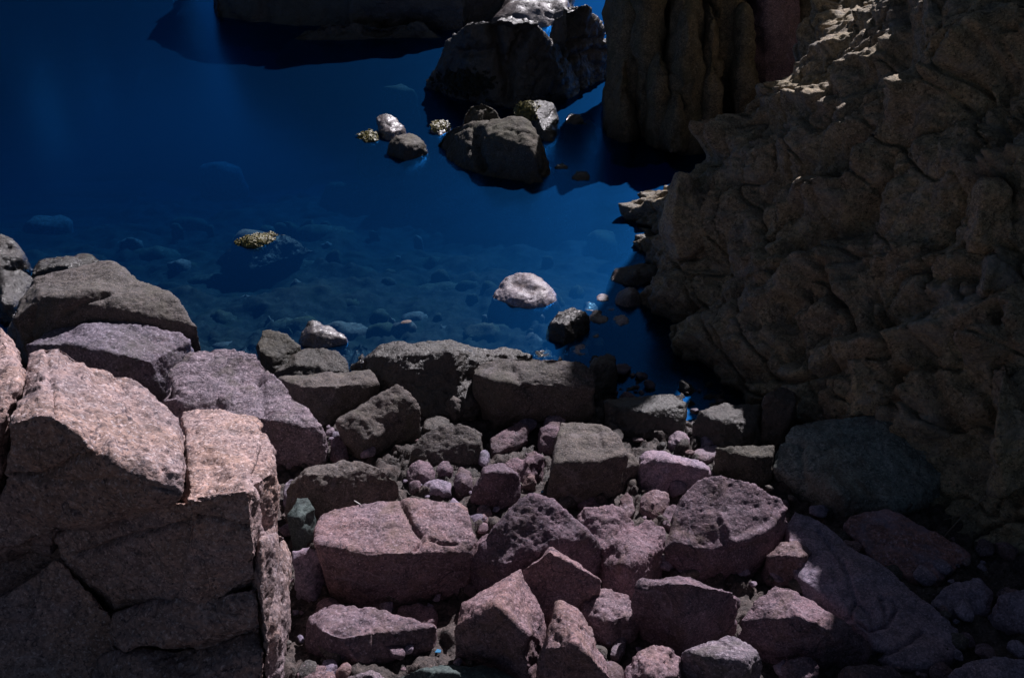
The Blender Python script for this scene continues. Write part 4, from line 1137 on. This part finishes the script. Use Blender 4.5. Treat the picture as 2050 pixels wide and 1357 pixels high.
SUNK = [(690, 654, 110, 36, .10, 'sunkpale', 'flat pale stone just under water behind the wet stone'), (828, 634, 70, 34, .22, 'sunkpale', 'pale reddish stone under water, above the long black boulder'),
        (782, 642, 30, 14, .2, 'sunkpale', 'small pale stone under water beside the reddish one'), (888, 660, 46, 26, .2, 'sunkpale', 'pale triangular stone under water near the black boulder'),
        (995, 664, 80, 44, .16, 'sunk', 'greenish round stone under water below the pale washed stone'), (970, 628, 16, 14, .1, 'sunkpale', 'tiny pale stone under water left of the greenish one'),
        (1065, 675, 46, 36, .12, 'sunkpale', 'pale squarish stone under water by the black lumpy one'), (1084, 636, 16, 18, .1, 'sunkpale', 'tiny pale stone under water below the pale washed stone'),
        (1155, 578, 40, 36, .25, 'sunk', 'dim rounded stone under water left of the bright edged wedge'), (1120, 600, 30, 22, .2, 'sunk', 'dim small stone under water beside the pale washed stone'),
        (40, 695, 60, 20, .2, 'sunk', 'dim weedy stone under water by the left boulders'), (450, 690, 70, 24, .12, 'sunkpale', 'reddish stone under water behind the tapering lilac boulder'),
        (580, 590, 26, 12, .3, 'sunkpale', 'small pale streak of stone under water in mid bay'), (570, 630, 24, 14, .2, 'sunkpale', 'small pale stone under water near the olive boulder'),
        (700, 540, 130, 36, .5, 'sunk', 'broad weedy mound under water in mid bay'), (880, 585, 140, 40, .42, 'sunk', 'broad weedy mound under water, nearer the pale washed stone'),
        (600, 535, 130, 40, .5, 'sunk', 'weedy mound under water below the flat weed covered rock'), (420, 560, 120, 34, .45, 'sunk', 'weedy mound under water right of the rounded grey boulder'),
        (760, 600, 150, 34, .35, 'sunk', 'long weedy hump under water above the wet stone'), (500, 610, 110, 34, .3, 'sunk', 'weedy hump under water above the olive boulder'),
        (310, 505, 120, 30, .6, 'sunk', 'weedy hump under water above the rounded grey boulder'), (260, 480, 60, 14, .5, 'sunkpale', 'pale streak of stone under water at the left'),
        (90, 440, 110, 30, .7, 'sunkpale', 'dim blue stone under water at the far left'), (380, 440, 90, 24, .8, 'sunk', 'dim stone deep under water left of centre'),
        (440, 330, 90, 30, 1.0, 'sunkpale', 'dim blue stone deep under water in the upper bay'), (700, 370, 110, 26, .7, 'sunk', 'dim ribbed stone under water in the middle of the bay'),
        (800, 400, 40, 18, .6, 'sunkpale', 'small pale stone under water in the middle of the bay'), (650, 460, 150, 30, .6, 'sunk', 'broad dim mound under water right of the flat weed covered rock'),
        (1130, 420, 60, 60, .6, 'sunkpale', 'dim blue slab under water in the channel'), (800, 175, 80, 18, .2, 'sunk', 'brown ledge under water left of the biggest sea rock'),
        (510, 470, 110, 26, .08, 'sunkpale', 'pale ledge just under water round the flat weed covered rock'), (1205, 470, 70, 40, .4, 'sunk', 'dim slab under water by the cliff'),
        (960, 560, 90, 30, .4, 'sunk', 'dim mound under water behind the pale washed stone'), (870, 520, 120, 30, .5, 'sunk', 'dim mound under water in front of the black reflection')]
for a in SUNK:
    sunk(*a)
rs = random.Random(23)
for k in range(46):
    x, y = rs.uniform(330, 1120), rs.uniform(430, 672)
    if y > 540 and x < 430:
        continue
    g = at_z(x, y, -0.35)
    dp = max(0.05, -float(ground_z(g[0], g[1])) - rs.uniform(0.0, 0.12))
    w_ = rs.uniform(22, 90) * (0.6 + 0.4 * (y - 430) / 240)
    sunk(x, y, w_, w_ * rs.uniform(.3, .5), dp, 'sunkpale' if rs.random() < .22 else 'sunk', 'dim weedy stone on the sea bed, one of many scattered there', 'weedy stones scattered over the sea bed')

flush_stones()

# ================================================================== SMALL THINGS
def blob_mesh(name, seed, mat, sub=3, amp=0.22, flat=1.0):
    bm = bmesh.new()
    bmesh.ops.create_icosphere(bm, subdivisions=sub, radius=1.0)
    me = bpy.data.meshes.new(name)
    bm.to_mesh(me)
    bm.free()
    n = len(me.vertices)
    co = np.empty(n * 3)
    me.vertices.foreach_get('co', co)
    co = co.reshape(-1, 3)
    rr = np.random.default_rng(seed)
    for _ in range(9):      # broken facets
        d = rr.normal(size=3)
        d /= np.linalg.norm(d)
        k = rr.uniform(.55, .85)
        t = co @ d
        co -= np.where(t > k, (t - k) * .85, 0)[:, None] * d
    co *= (1 + amp * fbm(co * 1.3 + seed, 3, seed) + 0.05 * vnoise(co * 6, seed))[:, None]
    co[:, 2] *= flat
    me.vertices.foreach_set('co', co.ravel())
    me.polygons.foreach_set('use_smooth', [True] * len(me.polygons))
    me.materials.append(mat)
    me.update()
    return me


PEB = [blob_mesh('pebble', 100 + i, M[k], 3, flat=f) for i, (k, f) in enumerate([('mauve', .7), ('shade', .75), ('grey', .6), ('shade', .8), ('shade', .7), ('rose', .55), ('grey', .8), ('mauve', .6)])]
dg = bpy.context.evaluated_depsgraph_get()
dg.update()
rng = random.Random(11)
npeb = 0
for k in range(9000):
    if npeb >= 170:
        break
    x, y = rng.uniform(560, 2050), rng.uniform(740, 1357)
    p = on_ground(x, y)
    if shore_y(p[0]) - p[1] < 0.1:
        continue
    r = 0.02 + 0.085 * rng.random() ** 2.8
    o = Vector((0, 0, CAM_Z))
    d = Vector(p) + Vector((0, 0, r * .9)) - o
    hit = scene.ray_cast(dg, o, d.normalized(), distance=d.length - r * 1.2)
    if hit[0] and (Vector(hit[1]) - o).length < d.length - r * 1.6:
        continue
    ob = bpy.data.objects.new('pebble', PEB[rng.randrange(len(PEB))])
    ob.location = (p[0], p[1], float(p[2]) + r * .3)
    ob.rotation_euler = (rng.uniform(-.4, .4), rng.uniform(-.4, .4), rng.uniform(0, 6.28))
    ob.scale = (r * rng.uniform(.9, 1.4), r * rng.uniform(.8, 1.1), r * rng.uniform(.7, 1.0))
    tag(link(ob), 'small loose pebble on the shingle between the boulders', 'pebble', 'pebbles between the boulders')
    npeb += 1


def find(label_start):
    for o in bpy.data.objects:
        if str(o.get('label', '')).startswith(label_start):
            return o


def tuft(parent_label, centre_px, w, h, n, mat, name='weed', label=None, size=0.02, seed=1):
    """weed growing on a rock: many small leaf-like fronds set on its surface where the photo shows them"""
    par = find(parent_label)
    rr = random.Random(seed)
    V, F = [], []
    o = Vector((0, 0, CAM_Z))
    tries = 0
    while len(F) < n * 2 and tries < n * 8:
        tries += 1
        x, y = rr.gauss(centre_px[0], w / 2.4), rr.gauss(centre_px[1], h / 2.4)
        d = Vector(ray(x, y)).normalized()
        ok, loc, nor, _, hit_ob, _ = scene.ray_cast(dg, o, d)
        if not ok or hit_ob.name != par.name or loc.z < -0.02:
            continue
        t1 = nor.orthogonal().normalized()
        t1.rotate(__import__('mathutils').Quaternion(nor, rr.uniform(0, 6.28)))
        t2 = nor.cross(t1)
        s = size * rr.uniform(.5, 1.4)
        b = len(V)
        V += [loc - nor * .004 - t1 * s * .35, loc - nor * .004 + t1 * s * .35, loc + nor * s * .45 + t2 * s * .8 + t1 * s * .5, loc + nor * s * .45 + t2 * s * .8 - t1 * s * .5,
              loc + nor * s * .25 + t2 * s * 1.7]
        F += [(b, b + 1, b + 2, b + 3), (b + 3, b + 2, b + 4)]
    if F:
        return tag(mesh_obj(name, [tuple(v) for v in V], F, M[mat], par, origin=tuple(par.location), smooth=False), kind='stuff')


tuft('round dark sea rock', (1046, 220), 26, 30, 700, 'weed', size=0.04, seed=2)
tuft('flat weed covered', (512, 480), 60, 20, 1100, 'weed', size=0.022, seed=3)
tuft('small pale topped', (876, 250), 22, 12, 200, 'weed', size=0.04, seed=4)
tuft('small flat weedy', (736, 270), 30, 14, 300, 'weed', size=0.04, seed=5)
tuft('biggest sea rock', (930, 165), 60, 24, 500, 'weed_dark', size=0.06, seed=6)


def tube(name, pts, rad, mat, label, cat, taper=0.4, sides=6):
    V, F = [], []
    n = len(pts)
    for i, p in enumerate(pts):
        p = Vector(p)
        q = Vector(pts[min(i + 1, n - 1)]) - Vector(pts[max(i - 1, 0)])
        a = q.orthogonal().normalized()
        b = q.cross(a).normalized()
        r = rad * (1 - (1 - taper) * i / (n - 1))
        for k in range(sides):
            t = k / sides * 6.283
            V.append(tuple(p + a * math.cos(t) * r + b * math.sin(t) * r))
    for i in range(n - 1):
        for k in range(sides):
            F.append((i * sides + k, i * sides + (k + 1) % sides, (i + 1) * sides + (k + 1) % sides, (i + 1) * sides + k))
    F += [tuple(range(sides))[::-1], tuple((n - 1) * sides + k for k in range(sides))]
    o = mesh_obj(name, V, F, M[mat], None, origin=pts[0])
    return tag(o, label, cat)


def on_surface(x, y, lift=0.01):
    d = Vector(ray(x, y)).normalized()
    ok, loc, nor, *_ = scene.ray_cast(dg, Vector((0, 0, CAM_Z)), d)
    return tuple(loc + nor * lift) if ok else tuple(on_ground(x, y))


tube('twig', [on_surface(*p) for p in [(1345, 1052), (1335, 1040), (1318, 1026), (1300, 1020)]], 0.005, 'twig', 'thin dry twig curving beside the sunlit rounded stone', 'twig')
tube('stick', [on_surface(708, 1003, .012), on_surface(721, 1012, .012), on_surface(732, 1015, .012)], 0.006, 'bleached', 'short bleached stick at the back edge of the flat boulder', 'stick')
for pl, lb in [([(1950, 1100), (1945, 1060), (1930, 1030), (1890, 1040)], 'bare thin branch arching in the dark hollow at right'), ([(1890, 1075), (1920, 1040), (1960, 1005), (1985, 985)], 'bare branch leaning up against the right end of the cliff')]:
    a = np.array(on_surface(*pl[0], .01))
    pts = [tuple(a)]
    for x, y in pl[1:]:
        pts.append(tuple(at_y(x, y, a[1] + .05 * len(pts))))
    tube('branch', pts, 0.006, 'twig', lb, 'branch')
for (x, y), w, lb in [((1086, 986), 0.012, 'scrap of bright blue plastic in the gap left of the squat block'), ((876, 1304), 0.022, 'pale blue shard lying beside the thin slab')]:
    c = np.array(on_surface(x, y, 0.008))
    V = [(c[0] - w, c[1] - w * .4, c[2]), (c[0] + w * .8, c[1] - w * .6, c[2] + .004), (c[0] + w, c[1] + w * .3, c[2] + .006), (c[0] - w * .3, c[1] + w * .8, c[2] + .004)]
    V += [(a, b, d + 0.008) for a, b, d in V]
    F = [(3, 2, 1, 0), (4, 5, 6, 7), (0, 1, 5, 4), (1, 2, 6, 5), (2, 3, 7, 6), (3, 0, 4, 7)]
    tag(mesh_obj('plastic_scrap', V, F, M['plastic'], origin=c, smooth=False), lb, 'litter')
